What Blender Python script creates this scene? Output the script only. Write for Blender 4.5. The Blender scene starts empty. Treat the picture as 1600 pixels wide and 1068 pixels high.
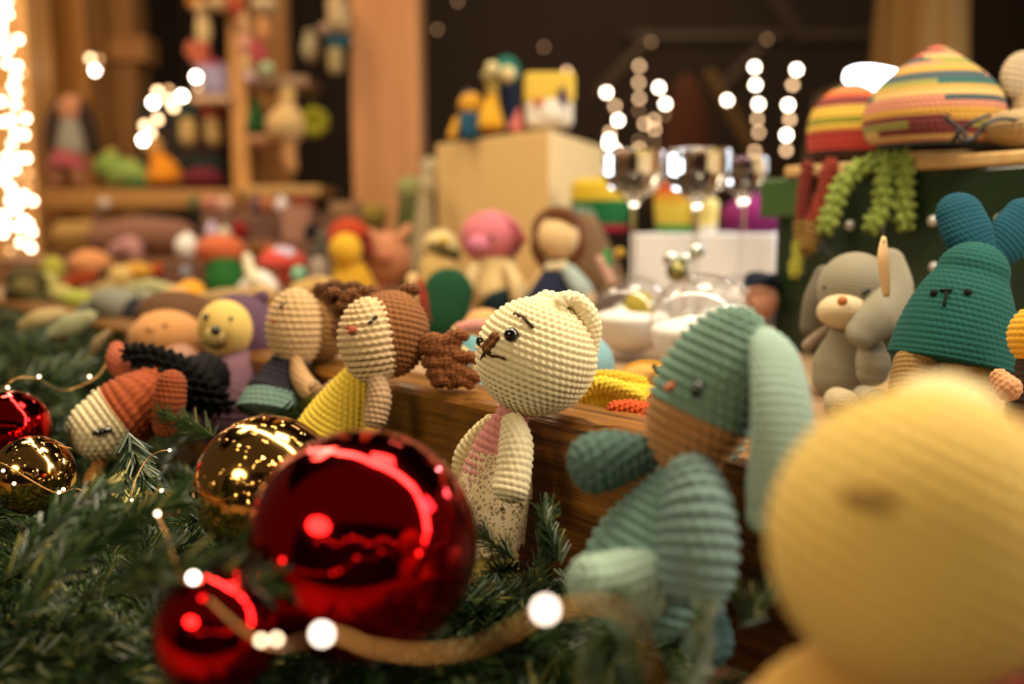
import bpy, math, random
import numpy as np
from mathutils import Vector, Matrix
from mathutils.bvhtree import BVHTree

random.seed(7); rng = np.random.default_rng(7)
scene = bpy.context.scene
COL = scene.collection
F = 1422.0
PITCH = math.atan((534-350)/F)
CAM = np.array((0, 0, .24))

# ------------------------------------------------------------------ camera, world, lights
cd = bpy.data.cameras.new('camera'); cam = bpy.data.objects.new('camera', cd); COL.objects.link(cam)
cam.location = CAM; cam.rotation_euler = (math.pi/2-PITCH, 0, 0)
cd.sensor_width = 36; cd.lens = F/1600*36; cd.clip_start = .02; cd.clip_end = 60
cd.dof.use_dof = True; cd.dof.focus_distance = .575; cd.dof.aperture_fstop = 2.6
scene.camera = cam
RIGHT = np.array((1., 0, 0)); UP = np.array((0, math.sin(PITCH), math.cos(PITCH))); TOW = np.array((0, -math.cos(PITCH), math.sin(PITCH)))

def P(px, py, d):
    return CAM + RIGHT*((px-800)/F*d) - UP*((py-534)/F*d) - TOW*d

w = bpy.data.worlds.new('world'); scene.world = w; w.use_nodes = True
w.node_tree.nodes['Background'].inputs[0].default_value = (1.0, .72, .45, 1)
w.node_tree.nodes['Background'].inputs[1].default_value = .06
scene.view_settings.view_transform = 'Standard'; scene.view_settings.look = 'None'
scene.view_settings.exposure = 0.55; scene.view_settings.gamma = 1
scene.view_settings.use_curve_mapping = False
cy = scene.cycles
cy.use_denoising = True; cy.max_bounces = 10; cy.transmission_bounces = 10; cy.transparent_max_bounces = 12
cy.sample_clamp_indirect = 6; cy.use_adaptive_sampling = False; cy.caustics_reflective = False

def area(name, loc, target, sx, sy, power, color, spread=math.pi):
    l = bpy.data.lights.new(name, 'AREA'); l.shape = 'RECTANGLE'; l.size = sx; l.size_y = sy
    l.energy = power; l.color = color; l.spread = spread
    if name == 'left_front_fill': l.shape = 'ELLIPSE'
    o = bpy.data.objects.new(name, l); COL.objects.link(o)
    loc = Vector(loc); o.location = loc
    z = -(Vector(target)-loc).normalized()
    o.rotation_euler = z.to_track_quat('Z', 'Y').to_euler()
    return o
def strip(name, a, b, target, width, power, color):
    a = Vector(a); b = Vector(b); m = (a+b)/2
    o = area(name, m, target, (b-a).length, width, power, color)
    x = (b-a).normalized(); z = (m-Vector(target)); z = (z-x*z.dot(x)).normalized(); y = z.cross(x)
    o.rotation_euler = Matrix((x, y, z)).transposed().to_euler()
WARM = (1, .83, .60)
BALL = P(565, 855, .40)
# the LED rope of the stall: from the lit post, over the table, down the right-hand side
ROPE = [(-1.15, 2.0, .95), (-.45, .95, 1.10), (.05, .62, 1.12), (.62, .46, .82), (.86, .16, .36), (.60, -.12, .02)]
for i in range(5):
    strip('led_rope', ROPE[i], ROPE[i+1], BALL, .06, (3.0, 4.2, 5.6, 3.2, .8)[i], WARM)
area('left_stall_lamp', (-1.1, 1.7, 1.7), (-.9, 1.9, .2), .5, .5, 12, (1, .79, .50))
area('back_stall_lamp', (.25, 1.0, 1.55), (.2, 1.5, .2), .45, .45, 9, (1, .83, .60))
area('cool_stall_lamp', (1.55, 1.75, .62), (.2, 1.1, .25), .6, .5, 9, (.80, .90, 1.0))
area('cool_front_lamp', (1.0, .45, .75), (.2, .5, .15), .25, .25, 1.6, (.80, .90, 1.0))
area('left_front_fill', (-.85, -.55, .85), (-.02, .6, .12), .55, .35, 7.5, (1, .78, .50))  # unseen soft fill added at left front to brighten the toys
area('far_wall_fill', (.6, 4.3, 2.6), (.7, 5.4, .6), .6, .6, 16, (1, .80, .55))  # unseen fill added to lift the dark back wall and poles

# ------------------------------------------------------------------ materials
def srgb(h):
    h = h.lstrip('#'); c = [int(h[i:i+2], 16)/255 for i in (0, 2, 4)]
    return tuple(x/12.92 if x <= .04045 else ((x+.055)/1.055)**2.4 for x in c)
MATS = {}
def newmat(key):
    m = bpy.data.materials.new(key); m.use_nodes = True
    return m, m.node_tree.nodes, m.node_tree.links, m.node_tree.nodes['Principled BSDF']
def yarn(h):
    k = 'yarn_'+h
    if k in MATS: return MATS[k]
    m, N, L, b = newmat(k); c = srgb(h)
    tc = N.new('ShaderNodeTexCoord'); n1 = N.new('ShaderNodeTexNoise'); n1.inputs['Scale'].default_value = 900
    n1.inputs['Detail'].default_value = 3
    L.new(tc.outputs['Object'], n1.inputs['Vector'])
    mx = N.new('ShaderNodeMixRGB'); mx.inputs[1].default_value = tuple(x*.72 for x in c)+(1,); mx.inputs[2].default_value = tuple(min(1, x*1.15) for x in c)+(1,)
    L.new(n1.outputs['Fac'], mx.inputs[0]); L.new(mx.outputs[0], b.inputs['Base Color'])
    b.inputs['Roughness'].default_value = .85; b.inputs['Specular IOR Level'].default_value = .2
    b.inputs['Sheen Weight'].default_value = .25*min(1, sum(c)/3*5+.05); b.inputs['Sheen Roughness'].default_value = .4
    b.inputs['Sheen Tint'].default_value = tuple(min(1, .5+x*.5) for x in c)+(1,)
    bp = N.new('ShaderNodeBump'); bp.inputs['Strength'].default_value = .5; bp.inputs['Distance'].default_value = .0006
    L.new(n1.outputs['Fac'], bp.inputs['Height']); L.new(bp.outputs[0], b.inputs['Normal'])
    MATS[k] = m; return m
def plain(h, rough=.5, metal=0, coat=0, key=None):
    k = key or f'plain_{h}_{rough}_{metal}_{coat}'
    if k in MATS: return MATS[k]
    m, N, L, b = newmat(k); c = srgb(h)
    tc = N.new('ShaderNodeTexCoord'); n1 = N.new('ShaderNodeTexNoise'); n1.inputs['Scale'].default_value = 40
    L.new(tc.outputs['Object'], n1.inputs['Vector'])
    mx = N.new('ShaderNodeMixRGB'); mx.inputs[1].default_value = tuple(x*.92 for x in c)+(1,); mx.inputs[2].default_value = c+(1,)
    L.new(n1.outputs['Fac'], mx.inputs[0]); L.new(mx.outputs[0], b.inputs['Base Color'])
    b.inputs['Roughness'].default_value = rough; b.inputs['Metallic'].default_value = metal; b.inputs['Coat Weight'].default_value = coat
    MATS[k] = m; return m
def wood(h1, h2, rough=.55, scale=(3, 40, 40), rot=0, key=None, bump=.4):
    k = key or f'wood_{h1}_{h2}_{scale}_{rot}'
    if k in MATS: return MATS[k]
    m, N, L, b = newmat(k)
    tc = N.new('ShaderNodeTexCoord'); mp = N.new('ShaderNodeMapping'); mp.inputs['Scale'].default_value = scale
    mp0 = N.new('ShaderNodeMapping'); mp0.inputs['Rotation'].default_value = (0, 0, rot)
    L.new(tc.outputs['Object'], mp0.inputs['Vector']); L.new(mp0.outputs[0], mp.inputs['Vector'])
    n1 = N.new('ShaderNodeTexNoise'); n1.inputs['Scale'].default_value = 1.0; n1.inputs['Detail'].default_value = 6; n1.inputs['Roughness'].default_value = .65
    L.new(mp.outputs[0], n1.inputs['Vector'])
    r = N.new('ShaderNodeValToRGB'); r.color_ramp.elements[0].position = .35; r.color_ramp.elements[1].position = .68
    r.color_ramp.elements[0].color = srgb(h1)+(1,); r.color_ramp.elements[1].color = srgb(h2)+(1,)
    L.new(n1.outputs['Fac'], r.inputs[0]); L.new(r.outputs[0], b.inputs['Base Color'])
    b.inputs['Roughness'].default_value = rough
    bp = N.new('ShaderNodeBump'); bp.inputs['Strength'].default_value = bump; bp.inputs['Distance'].default_value = .002
    L.new(n1.outputs['Fac'], bp.inputs['Height']); L.new(bp.outputs[0], b.inputs['Normal'])
    MATS[k] = m; return m
def glow(key, h, s):
    if key in MATS: return MATS[key]
    m, N, L, b = newmat(key); c = srgb(h)+(1,)
    b.inputs['Base Color'].default_value = c; b.inputs['Emission Color'].default_value = c; b.inputs['Emission Strength'].default_value = s
    MATS[key] = m; return m
def glass(key='clear_glass', rough=0., tint='#ffffff'):
    if key in MATS: return MATS[key]
    m, N, L, b = newmat(key)
    b.inputs['Base Color'].default_value = srgb(tint)+(1,); b.inputs['Transmission Weight'].default_value = 1
    b.inputs['Roughness'].default_value = rough; b.inputs['IOR'].default_value = 1.45
    MATS[key] = m; return m
def thin_clear():
    if 'thin_clear' in MATS: return MATS['thin_clear']
    m = bpy.data.materials.new('thin_clear'); m.use_nodes = True; N = m.node_tree.nodes; L = m.node_tree.links; N.remove(N['Principled BSDF'])
    t = N.new('ShaderNodeBsdfTransparent'); g = N.new('ShaderNodeBsdfGlossy'); g.inputs['Roughness'].default_value = .03
    fc = N.new('ShaderNodeLayerWeight'); fc.inputs['Blend'].default_value = .5; pw = N.new('ShaderNodeMath'); pw.operation = 'POWER'; pw.inputs[1].default_value = 4; L.new(fc.outputs['Facing'], pw.inputs[0])
    lw = N.new('ShaderNodeMath'); lw.operation = 'MULTIPLY_ADD'; lw.inputs[1].default_value = .8; lw.inputs[2].default_value = .07; L.new(pw.outputs[0], lw.inputs[0]); mx = N.new('ShaderNodeMixShader')
    L.new(lw.outputs[0], mx.inputs[0]); L.new(t.outputs[0], mx.inputs[1]); L.new(g.outputs[0], mx.inputs[2]); L.new(mx.outputs[0], N['Material Output'].inputs[0])
    MATS['thin_clear'] = m; return m
def bauble(key, h, rough, fleck=None):
    if key in MATS: return MATS[key]
    m, N, L, b = newmat(key); c = srgb(h)+(1,)
    b.inputs['Base Color'].default_value = c; b.inputs['Metallic'].default_value = 1; b.inputs['Roughness'].default_value = rough
    b.inputs['Coat Weight'].default_value = .04; b.inputs['Coat Roughness'].default_value = .08
    tc = N.new('ShaderNodeTexCoord'); n1 = N.new('ShaderNodeTexNoise'); n1.inputs['Scale'].default_value = 60 if fleck is None else 300
    n1.inputs['Detail'].default_value = 4
    L.new(tc.outputs['Object'], n1.inputs['Vector'])
    bp = N.new('ShaderNodeBump'); bp.inputs['Strength'].default_value = .05 if fleck is None else .75; bp.inputs['Distance'].default_value = .001
    src = n1.outputs['Fac']
    if fleck:
        v = N.new('ShaderNodeTexVoronoi'); v.inputs['Scale'].default_value = 170; L.new(tc.outputs['Object'], v.inputs['Vector'])
        mr = N.new('ShaderNodeMapRange'); mr.inputs[1].default_value = 0; mr.inputs[2].default_value = .32; mr.inputs[3].default_value = 1; mr.inputs[4].default_value = 0
        L.new(v.outputs['Distance'], mr.inputs[0]); src = mr.outputs[0]
    L.new(src, bp.inputs['Height']); L.new(bp.outputs[0], b.inputs['Normal'])
    MATS[key] = m; return m
def lace_mat():
    if 'lace' in MATS: return MATS['lace']
    m, N, L, b = newmat('lace'); b.inputs['Base Color'].default_value = srgb('#d9c39a')+(1,); b.inputs['Roughness'].default_value = .8
    tc = N.new('ShaderNodeTexCoord'); v = N.new('ShaderNodeTexVoronoi'); v.inputs['Scale'].default_value = 330; v.feature = 'DISTANCE_TO_EDGE'
    L.new(tc.outputs['Object'], v.inputs['Vector'])
    n = N.new('ShaderNodeTexNoise'); n.inputs['Scale'].default_value = 130; L.new(tc.outputs['Object'], n.inputs['Vector'])
    ad = N.new('ShaderNodeMath'); ad.operation = 'MULTIPLY_ADD'; ad.inputs[1].default_value = -.5; ad.inputs[2].default_value = .42
    L.new(n.outputs['Fac'], ad.inputs[0])
    lt = N.new('ShaderNodeMath'); lt.operation = 'GREATER_THAN'; L.new(ad.outputs[0], lt.inputs[0]); L.new(v.outputs['Distance'], lt.inputs[1])
    mx = N.new('ShaderNodeMath'); mx.operation = 'MAXIMUM'; mx.inputs[1].default_value = .38; L.new(lt.outputs[0], mx.inputs[0])
    L.new(mx.outputs[0], b.inputs['Alpha']); MATS['lace'] = m; return m

# ------------------------------------------------------------------ mesh helpers
OFF = {}
def thing(name, label, cat, loc, group=None):
    o = bpy.data.objects.new(name, None); COL.objects.link(o); o.empty_display_size = .02
    o.location = loc; o['label'] = label; o['category'] = cat
    if group: o['group'] = group
    OFF[o.name] = np.array(loc, float); return o
def tag(o, label, cat, group=None):
    o['label'] = label; o['category'] = cat
    if group: o['group'] = group
    return o
def add(name, V, faces, mats, parent=None, midx=None, smooth=True, kind=None, label=None, origin=None):
    """V in world coordinates; faces: list or (n,4) array"""
    V = np.asarray(V, float)
    if parent is not None: off = OFF[parent.name]
    else: off = np.asarray(origin, float) if origin is not None else np.array((V[:, 0].mean(), V[:, 1].mean(), V[:, 2].min()))
    me = bpy.data.meshes.new(name); W = V-off
    if isinstance(faces, np.ndarray):
        n, k = faces.shape
        me.vertices.add(len(W)); me.vertices.foreach_set('co', W.ravel().astype(np.float32))
        me.loops.add(n*k); me.loops.foreach_set('vertex_index', faces.ravel().astype(np.int32))
        me.polygons.add(n); me.polygons.foreach_set('loop_start', np.arange(0, n*k, k, dtype=np.int32))
        me.update(calc_edges=True)
    else:
        me.from_pydata([tuple(v) for v in W], [], [tuple(f) for f in faces]); me.update()
    me.polygons.foreach_set('use_smooth', [smooth]*len(me.polygons))
    for m in (mats if isinstance(mats, (list, tuple)) else [mats]): me.materials.append(m)
    if midx is not None: me.polygons.foreach_set('material_index', np.asarray(midx, np.int32))
    me.update()
    o = bpy.data.objects.new(name, me); COL.objects.link(o)
    if parent is None: o.location = off
    else: o.parent = parent
    OFF[o.name] = off
    if kind: o['kind'] = kind
    if label: o['label'] = label
    return o
def norm(v):
    v = np.asarray(v, float); return v/(np.linalg.norm(v)+1e-12)
def catmull(K, n):
    K = np.asarray(K, float); m = len(K); out = []
    for i in range(m-1):
        p0 = K[max(i-1, 0)]; p1 = K[i]; p2 = K[i+1]; p3 = K[min(i+2, m-1)]
        t = np.linspace(0, 1, n, endpoint=False)[:, None]
        out.append(.5*((2*p1)+(-p0+p2)*t+(2*p0-5*p1+4*p2-p3)*t**2+(-p0+3*p1-3*p2+p3)*t**3))
    out.append(K[-1:]); return np.concatenate(out)
def resample(K, n):
    seg = np.linalg.norm(np.diff(K, axis=0), axis=1); a = np.concatenate([[0], np.cumsum(seg)]); tot = a[-1]
    s = np.linspace(0, tot, n); return np.stack([np.interp(s, a, K[:, j]) for j in range(K.shape[1])], 1), tot
def sweep(K, rh=None, sw=None, amp=0, flat=1., fdir=None, na=28, nl=24, k_r=5, k_s=5, matfn=None, maxa=420, maxl=420, bead=.28):
    """K: (n,4) keys x,y,z,r. Returns V, faces(array), midx"""
    K = np.asarray(K, float); K[:, 3] = np.maximum(K[:, 3], 1e-4)
    D = K if len(K) > 60 else catmull(K, 8); D[:, 3] = np.maximum(D[:, 3], 1e-4)
    _, tot = resample(D, 3)
    rmax = D[:, 3].max()
    if rh:
        rows = max(2, round(tot/rh)); nl = min(maxl, rows*k_r+1); na = int(min(maxa, max(24, 2*math.pi*rmax/sw*k_s)))
    R, tot = resample(D, nl); c = R[:, :3]; r = R[:, 3]
    T = np.gradient(c, axis=0)
    good = np.linalg.norm(T, axis=1) > 1e-9
    if not good.all(): T[~good] = T[good][0] if good.any() else (0, 0, 1)
    T /= np.linalg.norm(T, axis=1)[:, None]
    f = np.asarray(fdir if fdir is not None else TOW, float)
    Nn = np.zeros_like(c); prev = f
    for i in range(len(c)):
        v = prev-T[i]*np.dot(prev, T[i])
        if np.linalg.norm(v) < 1e-6: v = np.cross(T[i], (1, .3, .2))
        prev = v/np.linalg.norm(v); Nn[i] = prev
    B = np.cross(T, Nn)
    u = np.arange(na)/na; ca = np.cos(2*math.pi*u); sa = np.sin(2*math.pi*u)
    V = c[:, None, :]+r[:, None, None]*(flat*ca[None, :, None]*Nn[:, None, :]+sa[None, :, None]*B[:, None, :])
    t = np.linspace(0, 1, nl)
    if rh and amp:
        ph = t*rows; row = np.minimum(ph.astype(int), rows-1); fr = ph-row
        rc = np.interp((np.arange(rows)+.5)/rows, t, r); S = np.maximum(4, np.round(2*math.pi*rc/sw))[row]
        ridge = np.power(np.clip(np.sin(math.pi*np.clip(fr, 0, 1)), 0, 1), .7)[:, None]
        st = np.cos(2*math.pi*(u[None, :]*S[:, None]+.37*row[:, None])+2.2*(fr[:, None]-.5))
        h = amp*(ridge*(1-bead+bead*st)-.45)
        du = np.roll(V, -1, 1)-np.roll(V, 1, 1); dv = np.gradient(V, axis=0)
        Nv = np.cross(du, dv); ln = np.linalg.norm(Nv, axis=2, keepdims=True); Nv = Nv/np.maximum(ln, 1e-12)
        s = np.sign(np.sum(Nv*(V-c[:, None, :]), axis=2).mean() or 1)
        V = V+s*Nv*h[:, :, None]
    nv = nl*na
    i = np.arange(nl-1)[:, None]*na; j = np.arange(na)[None, :]; j2 = (j+1) % na
    faces = np.stack([i+j, i+j2, i+na+j2, i+na+j], 2).reshape(-1, 4)
    # orient outward
    V2 = V.reshape(-1, 3)
    q = len(faces)//2; fc = faces[q]; nn = np.cross(V2[fc[1]]-V2[fc[0]], V2[fc[2]]-V2[fc[0]])
    if np.dot(nn, V2[fc[0]]-c[(q//na)]) < 0: faces = faces[:, ::-1]
    midx = None
    if matfn is not None:
        tm = (t[:-1]+t[1:])/2
        midx = np.array([[matfn(a, b) for b in u] for a in tm]).ravel()
    return V2, np.ascontiguousarray(faces), midx
def capped(K, c0=1., c1=1.):
    """rounded ends"""
    K = [np.asarray(k, float) for k in K]; out = []
    if c0 > 0:
        d = norm(K[0][:3]-K[1][:3]); r = K[0][3]
        for a in np.linspace(90, 18, 5): out.append(np.append(K[0][:3]+d*r*c0*math.sin(math.radians(a)), r*math.cos(math.radians(a))))
    else: out.append(np.append(K[0][:3], 1e-4)); 
    out += K
    if c1 > 0:
        d = norm(K[-1][:3]-K[-2][:3]); r = K[-1][3]
        for a in np.linspace(18, 90, 5): out.append(np.append(K[-1][:3]+d*r*c1*math.sin(math.radians(a)), r*math.cos(math.radians(a))))
    else: out.append(np.append(K[-1][:3], 1e-4))
    return np.array(out)
def mats_of(color, bands):
    if bands: return [yarn(c) for _, c in bands], (lambda t, u: next((i for i, (e, _) in enumerate(bands) if t <= e), len(bands)-1))
    return [color if not isinstance(color, str) else yarn(color)], None
def limb(name, keys, color, parent, rows=None, amp=None, flat=1., fdir=None, caps=(1, 1), bands=None, label=None, kind=None, na=20, nl=20, **kw):
    """keys: (px, py, depth, radius px)"""
    K = [np.append(P(x, y, d), r*d/F) for x, y, d, r in keys]
    ms, fn = mats_of(color, bands); d = keys[0][2]
    rh = rows*d/F if rows else None
    V, Fc, mi = sweep(capped(K, *caps), rh, rh*1.05 if rh else None, (amp if amp is not None else .30)*rh if rh else 0, flat, fdir, na=na, nl=nl, matfn=fn, **kw)
    return add(name, V, Fc, ms, parent, mi, label=label, kind=kind)
def ball(name, px, py, d, rx, ry, color, parent, axis=(0, 1, 0), rz=None, rows=None, amp=None, bands=None, matfn=None, mats=None, label=None, na=24, nl=16, **kw):
    """ellipsoid; axis in camera frame (right, up, toward camera); ry along the axis, rx across, rz in depth"""
    a = norm(axis); A = RIGHT*a[0]+UP*a[1]+TOW*a[2]; c = P(px, py, d); s = d/F
    th = np.linspace(-90, 90, 40 if rows else 22)
    K = [np.append(c+A*ry*s*math.sin(math.radians(x)), rx*s*math.cos(math.radians(x))) for x in th]
    ms, fn = mats_of(color, bands)
    if mats: ms, fn = mats, matfn
    rh = rows*s if rows else None
    V, Fc, mi = sweep(np.array(K), rh, rh*1.05 if rh else None, (amp if amp is not None else .30)*rh if rh else 0, (rz or rx)/rx, TOW, na=na, nl=nl, matfn=fn, **kw)
    return add(name, V, Fc, ms, parent, mi, label=label)
def lathe(name, px, py, d, prof, mat, parent=None, rows=None, amp=None, matfn=None, mats=None, na=32, tilt=(0, 0), nl=40, label=None, origin=None, smooth_prof=True, **kw):
    """profile [(r px, height px)] about an upright axis standing at pixel (px,py)"""
    c = P(px, py, d); s = d/F; A = norm(np.array((0, 0, 1.))+RIGHT*tilt[0]+np.array((0, -1., 0))*tilt[1])
    K = np.array([np.append(c+A*h*s, r*s) for r, h in prof])
    if not smooth_prof:
        K = np.concatenate([np.linspace(K[i], K[i+1], 24, endpoint=False) for i in range(len(K)-1)]+[K[-1:]])
    rh = rows*s if rows else None
    V, Fc, mi = sweep(K, rh, rh*1.05 if rh else None, (amp if amp is not None else .30)*rh if rh else 0, 1, TOW, na=na, nl=nl, matfn=matfn, **kw)
    return add(name, V, Fc, mats or mat, parent, mi, label=label, origin=origin)
BVH = {}
def hit(o, px, py):
    if o.name not in BVH:
        me = o.data; BVH[o.name] = BVHTree.FromPolygons([Vector(v.co)+Vector(OFF[o.name]) for v in me.vertices], [p.vertices[:] for p in me.polygons])
    dr = Vector(norm(P(px, py, 1)-CAM)); h = BVH[o.name].ray_cast(Vector(CAM), dr)
    if h[0] is None:
        h = BVH[o.name].find_nearest(Vector(CAM)+dr*(Vector(OFF[o.name])-Vector(CAM)).length)
    return np.array(h[0]), np.array(h[1])
def sphere_at(name, c, r, mat, parent, squash=None, na=20, nl=12, label=None):
    th = np.linspace(-90, 90, 20); A = np.array((0, 0, 1.)) if squash is None else norm(squash[0]); q = 1 if squash is None else squash[1]
    K = [np.append(c+A*r*q*math.sin(math.radians(x)), r*math.cos(math.radians(x))) for x in th]
    V, Fc, _ = sweep(np.array(K), na=na, nl=nl); return add(name, V, Fc, mat, parent, label=label)
BLACK = plain('#0a0806', .12, 0, .6, key='safety_eye_black')
def eye(head, px, py, rpx, d, mat=None, name='eye', sink=.3):
    p, n = hit(head, px, py); p0 = P(px, py, 1)-CAM; r = rpx*d/F
    return sphere_at(name, p-norm(p0)*r*(-sink), r, mat or BLACK, head)
def strand(name, head, pts, rpx, d, color, lift=.4, n=6, mat=None, label=None):
    L = []
    for i in range(len(pts)-1):
        for k in range(n):
            t = k/n; L.append((pts[i][0]*(1-t)+pts[i+1][0]*t, pts[i][1]*(1-t)+pts[i+1][1]*t))
    L.append(pts[-1]); r = rpx*d/F; K = []
    for x, y in L:
        p, nn = hit(head, x, y); K.append(np.append(p+norm(CAM-p)*r*lift, r))
    V, Fc, _ = sweep(capped(K), na=8, nl=len(K)*3); return add(name, V, Fc, mat or yarn(color), head, label=label)
def boxV(a, b):
    (x0, y0, z0), (x1, y1, z1) = a, b
    V = np.array([(x, y, z) for x in (x0, x1) for y in (y0, y1) for z in (z0, z1)], float)
    Fc = [(0, 1, 3, 2), (4, 6, 7, 5), (0, 4, 5, 1), (2, 3, 7, 6), (0, 2, 6, 4), (1, 5, 7, 3)]
    return V, Fc
def bevel(o, wd, seg=2):
    m = o.modifiers.new('bevel', 'BEVEL'); m.width = wd; m.segments = seg; m.limit_method = 'ANGLE'; return o
def box(name, a, b, mat, parent=None, bev=.004, rotz=0, piv=None, **kw):
    V, Fc = boxV(a, b)
    if rotz:
        p = np.array(piv if piv is not None else V.mean(0)); c, s = math.cos(rotz), math.sin(rotz)
        R = np.array(((c, -s, 0), (s, c, 0), (0, 0, 1))); V = (V-p)@R.T+p
    o = add(name, V, Fc, mat, parent, smooth=False, **kw)
    if bev: bevel(o, bev)
    return o
def pbox(name, x0, y0, x1, y1, d, thick, mat, parent=None, bev=.004, **kw):
    """axis-aligned box whose near face spans the given pixels at depth d"""
    a = P(x0, y1, d); b = P(x1, y0, d)
    return box(name, (a[0], (a[1]+b[1])/2, a[2]), (b[0], (a[1]+b[1])/2+thick, b[2]), mat, parent, bev, **kw)
def struct(o):
    o['kind'] = 'structure'; return o
PLAT = .10

# ------------------------------------------------------------------ setting
fl = struct(box('floor', (-5, -2, -.80), (5, 7.2, -.75), wood('#2a1c10', '#4a331e', .7, (2, 14, 2)), bev=0))
struct(box('wall_back', (-5, 6.6, -.75), (5, 6.7, 3.2), plain('#4a382a', .9), bev=0))
struct(box('added_backdrop', (-3, -1.4, -.75), (3, -1.3, 1.5), plain('#20160f', .9), bev=0))  # unseen dark panel added to block ambient light and darken bauble reflections
struct(box('ceiling', (-5, 1.2, 3.2), (5, 6.7, 3.28), plain('#33251a', .9), bev=0))

PINE1, PINE2 = '#8a5a22', '#c58a44'
pine = wood('#a8702f', '#cf9650', .5, (14, 14, 1.2), key='pine_upright')
pine_d = wood('#7a4c1c', '#a8712f', .6, (14, 14, 1.2), key='pine_upright_dark')
pine_h = wood('#8f5e28', '#b98444', .55, (1.5, 14, 14), key='pine_flat')
def post(name, label, x0, x1, py, d, z0, z1, thick, mat, cat='post'):
    a = P(x0, py, d); b = P(x1, py, d)
    o = box(name, (a[0], a[1], z0), (b[0], a[1]+thick, z1), mat, bev=.005); return tag(o, label, cat)
post('timber_post', 'pale timber post draped with bright bulbs at the end of the stall', -75, 53, 250, 2.45, -.75, 1.6, .14, wood('#c98d4a', '#e7b473', .5, (14, 14, 1.2), key='pine_pale'))
post('timber_post', 'broad brown timber post rising behind the long-haired doll', 58, 138, 150, 2.75, -.75, 1.9, .14, wood('#996225', '#bf8337', .55, (14, 14, 1.2), key='pine_mid'))
post('timber_post', 'darker timber post behind the light green plush on the shelf', 150, 216, 200, 2.95, -.75, 1.25, .12, pine_d)
post('timber_post', 'thick orange-toned timber post beside the cream display box', 548, 655, 150, 2.2, -.75, 1.9, .17, wood('#b0713a', '#cf905a', .5, (10, 10, .8), key='pine_orange'))
post('shelf_upright', 'slim pale upright carrying the hanging toys above the shelf', 358, 386, 150, 2.3, .24, 1.4, .04, pine, 'upright')
post('shelf_upright', 'wide brown board behind the hanging toys', 395, 452, 100, 2.5, .30, 1.5, .03, wood('#8a5a24', '#b3792f', .6, (14, 14, 1.2), key='pine_board'), 'board')
a = P(135, 70, 2.9); tag(box('cross_beam', (a[0], a[1], a[2]-.05), (a[0]+.19, a[1]+.1, a[2]+.03), wood('#8a5826', '#b47b3a', .6, key='pine_beam')), 'short cross beam joining the two timber posts', 'beam')
# the low shelf of the left stall
def shelf(label, x0, y0, x1, y1, d, thick, mat):
    o = pbox('shelf_plank', x0, y0, x1, y1, d, thick, mat); return tag(o, label, 'shelf')
shelf('long brown shelf plank under the green plush and the pumpkin', 62, 296, 372, 326, 2.30, .34, pine_h)
shelf('pale shelf plank beneath the angel figure', 376, 290, 500, 306, 2.25, .25, wood('#a4763a', '#c79a58', .5, (1.5, 14, 14), key='pine_pale_flat'))
shelf('narrow shelf plank under the pink and lilac cushion', 296, 148, 360, 160, 2.28, .16, wood('#8f6c4a', '#b08c66', .5, (1.5, 14, 14), key='ash_flat'))
shelf('narrow shelf plank above the angel figure', 388, 118, 482, 134, 2.28, .16, wood('#8a6a4c', '#a98767', .5, (1.5, 14, 14), key='ash_flat2'))
tag(box('shelf_backing', (P(232, 300, 2.75)[0], 2.72, -.75), P(352, 165, 2.75)*np.array((1, 0, 1))+np.array((0, 2.74, 0)), wood('#1d140d', '#2e2116', .8, key='dark_board'), bev=0), 'dark backing board behind the gnome pair', 'board')
tag(box('counter', (-1.24, 2.12, -.75), (-.62, 2.70, .158), wood('#6a4424', '#94663a', .6, (2, 14, 14), key='counter_wood')), 'brown counter under the long shelf plank of the left stall', 'counter')
# roof poles of the tent far behind
def pole(label, p0, p1, r, h):
    K = [np.append(P(*p0), r), np.append(P(*p1), r)]
    V, Fc, _ = sweep(capped(K), na=12, nl=14); tag(add('roof_pole', V, Fc, wood(h, h, .8, key='pole_'+h)), label, 'pole')
pole('dim roof pole running level across the dark tent', (1000, 62, 4.6), (1420, 60, 4.6), .035, '#4a3826')
pole('dim roof pole slanting down to the left light strings', (1020, 60, 4.5), (935, 150, 4.5), .035, '#54402a')
pole('dim roof pole slanting up from the cross pole', (1255, 70, 4.4), (1195, -20, 4.4), .035, '#4f3c28')
pole('tan pole slanting down beside the right light strings', (1110, 120, 4.2), (1180, 240, 4.2), .03, '#8a6430')
pole('dim pole slanting from the level roof pole to the single bulb', (1190, 80, 4.5), (1120, 150, 4.5), .035, '#4a3826')
o = add('tent_flap', np.array([P(1160, 800, 3.6), P(1420, 800, 3.3), P(1420, 90, 3.3), P(1275, 150, 3.5), P(1160, 800, 3.7), P(1420, 800, 3.4), P(1420, 90, 3.4), P(1275, 150, 3.6)]), [(0, 1, 2, 3), (7, 6, 5, 4), (0, 4, 5, 1), (1, 5, 6, 2), (2, 6, 7, 3), (3, 7, 4, 0)], plain('#a5835e', .9), smooth=False); tag(o, 'sloping tan canvas flap behind the right light strings', 'canvas')
K_ = [np.append(P(1072, 130, 4.4), .05), np.append(P(1075, 180, 4.4), .10), np.append(P(1072, 250, 4.4), .13), np.append(P(1070, 520, 4.4), .15)]
V, Fc, _ = sweep(capped(K_), na=20, nl=24, flat=.4); tag(add('hanging_cloth', V, Fc, yarn('#6a3a24')), 'dim reddish cloth hanging in the dark behind the tangled bulbs', 'cloth')
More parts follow.
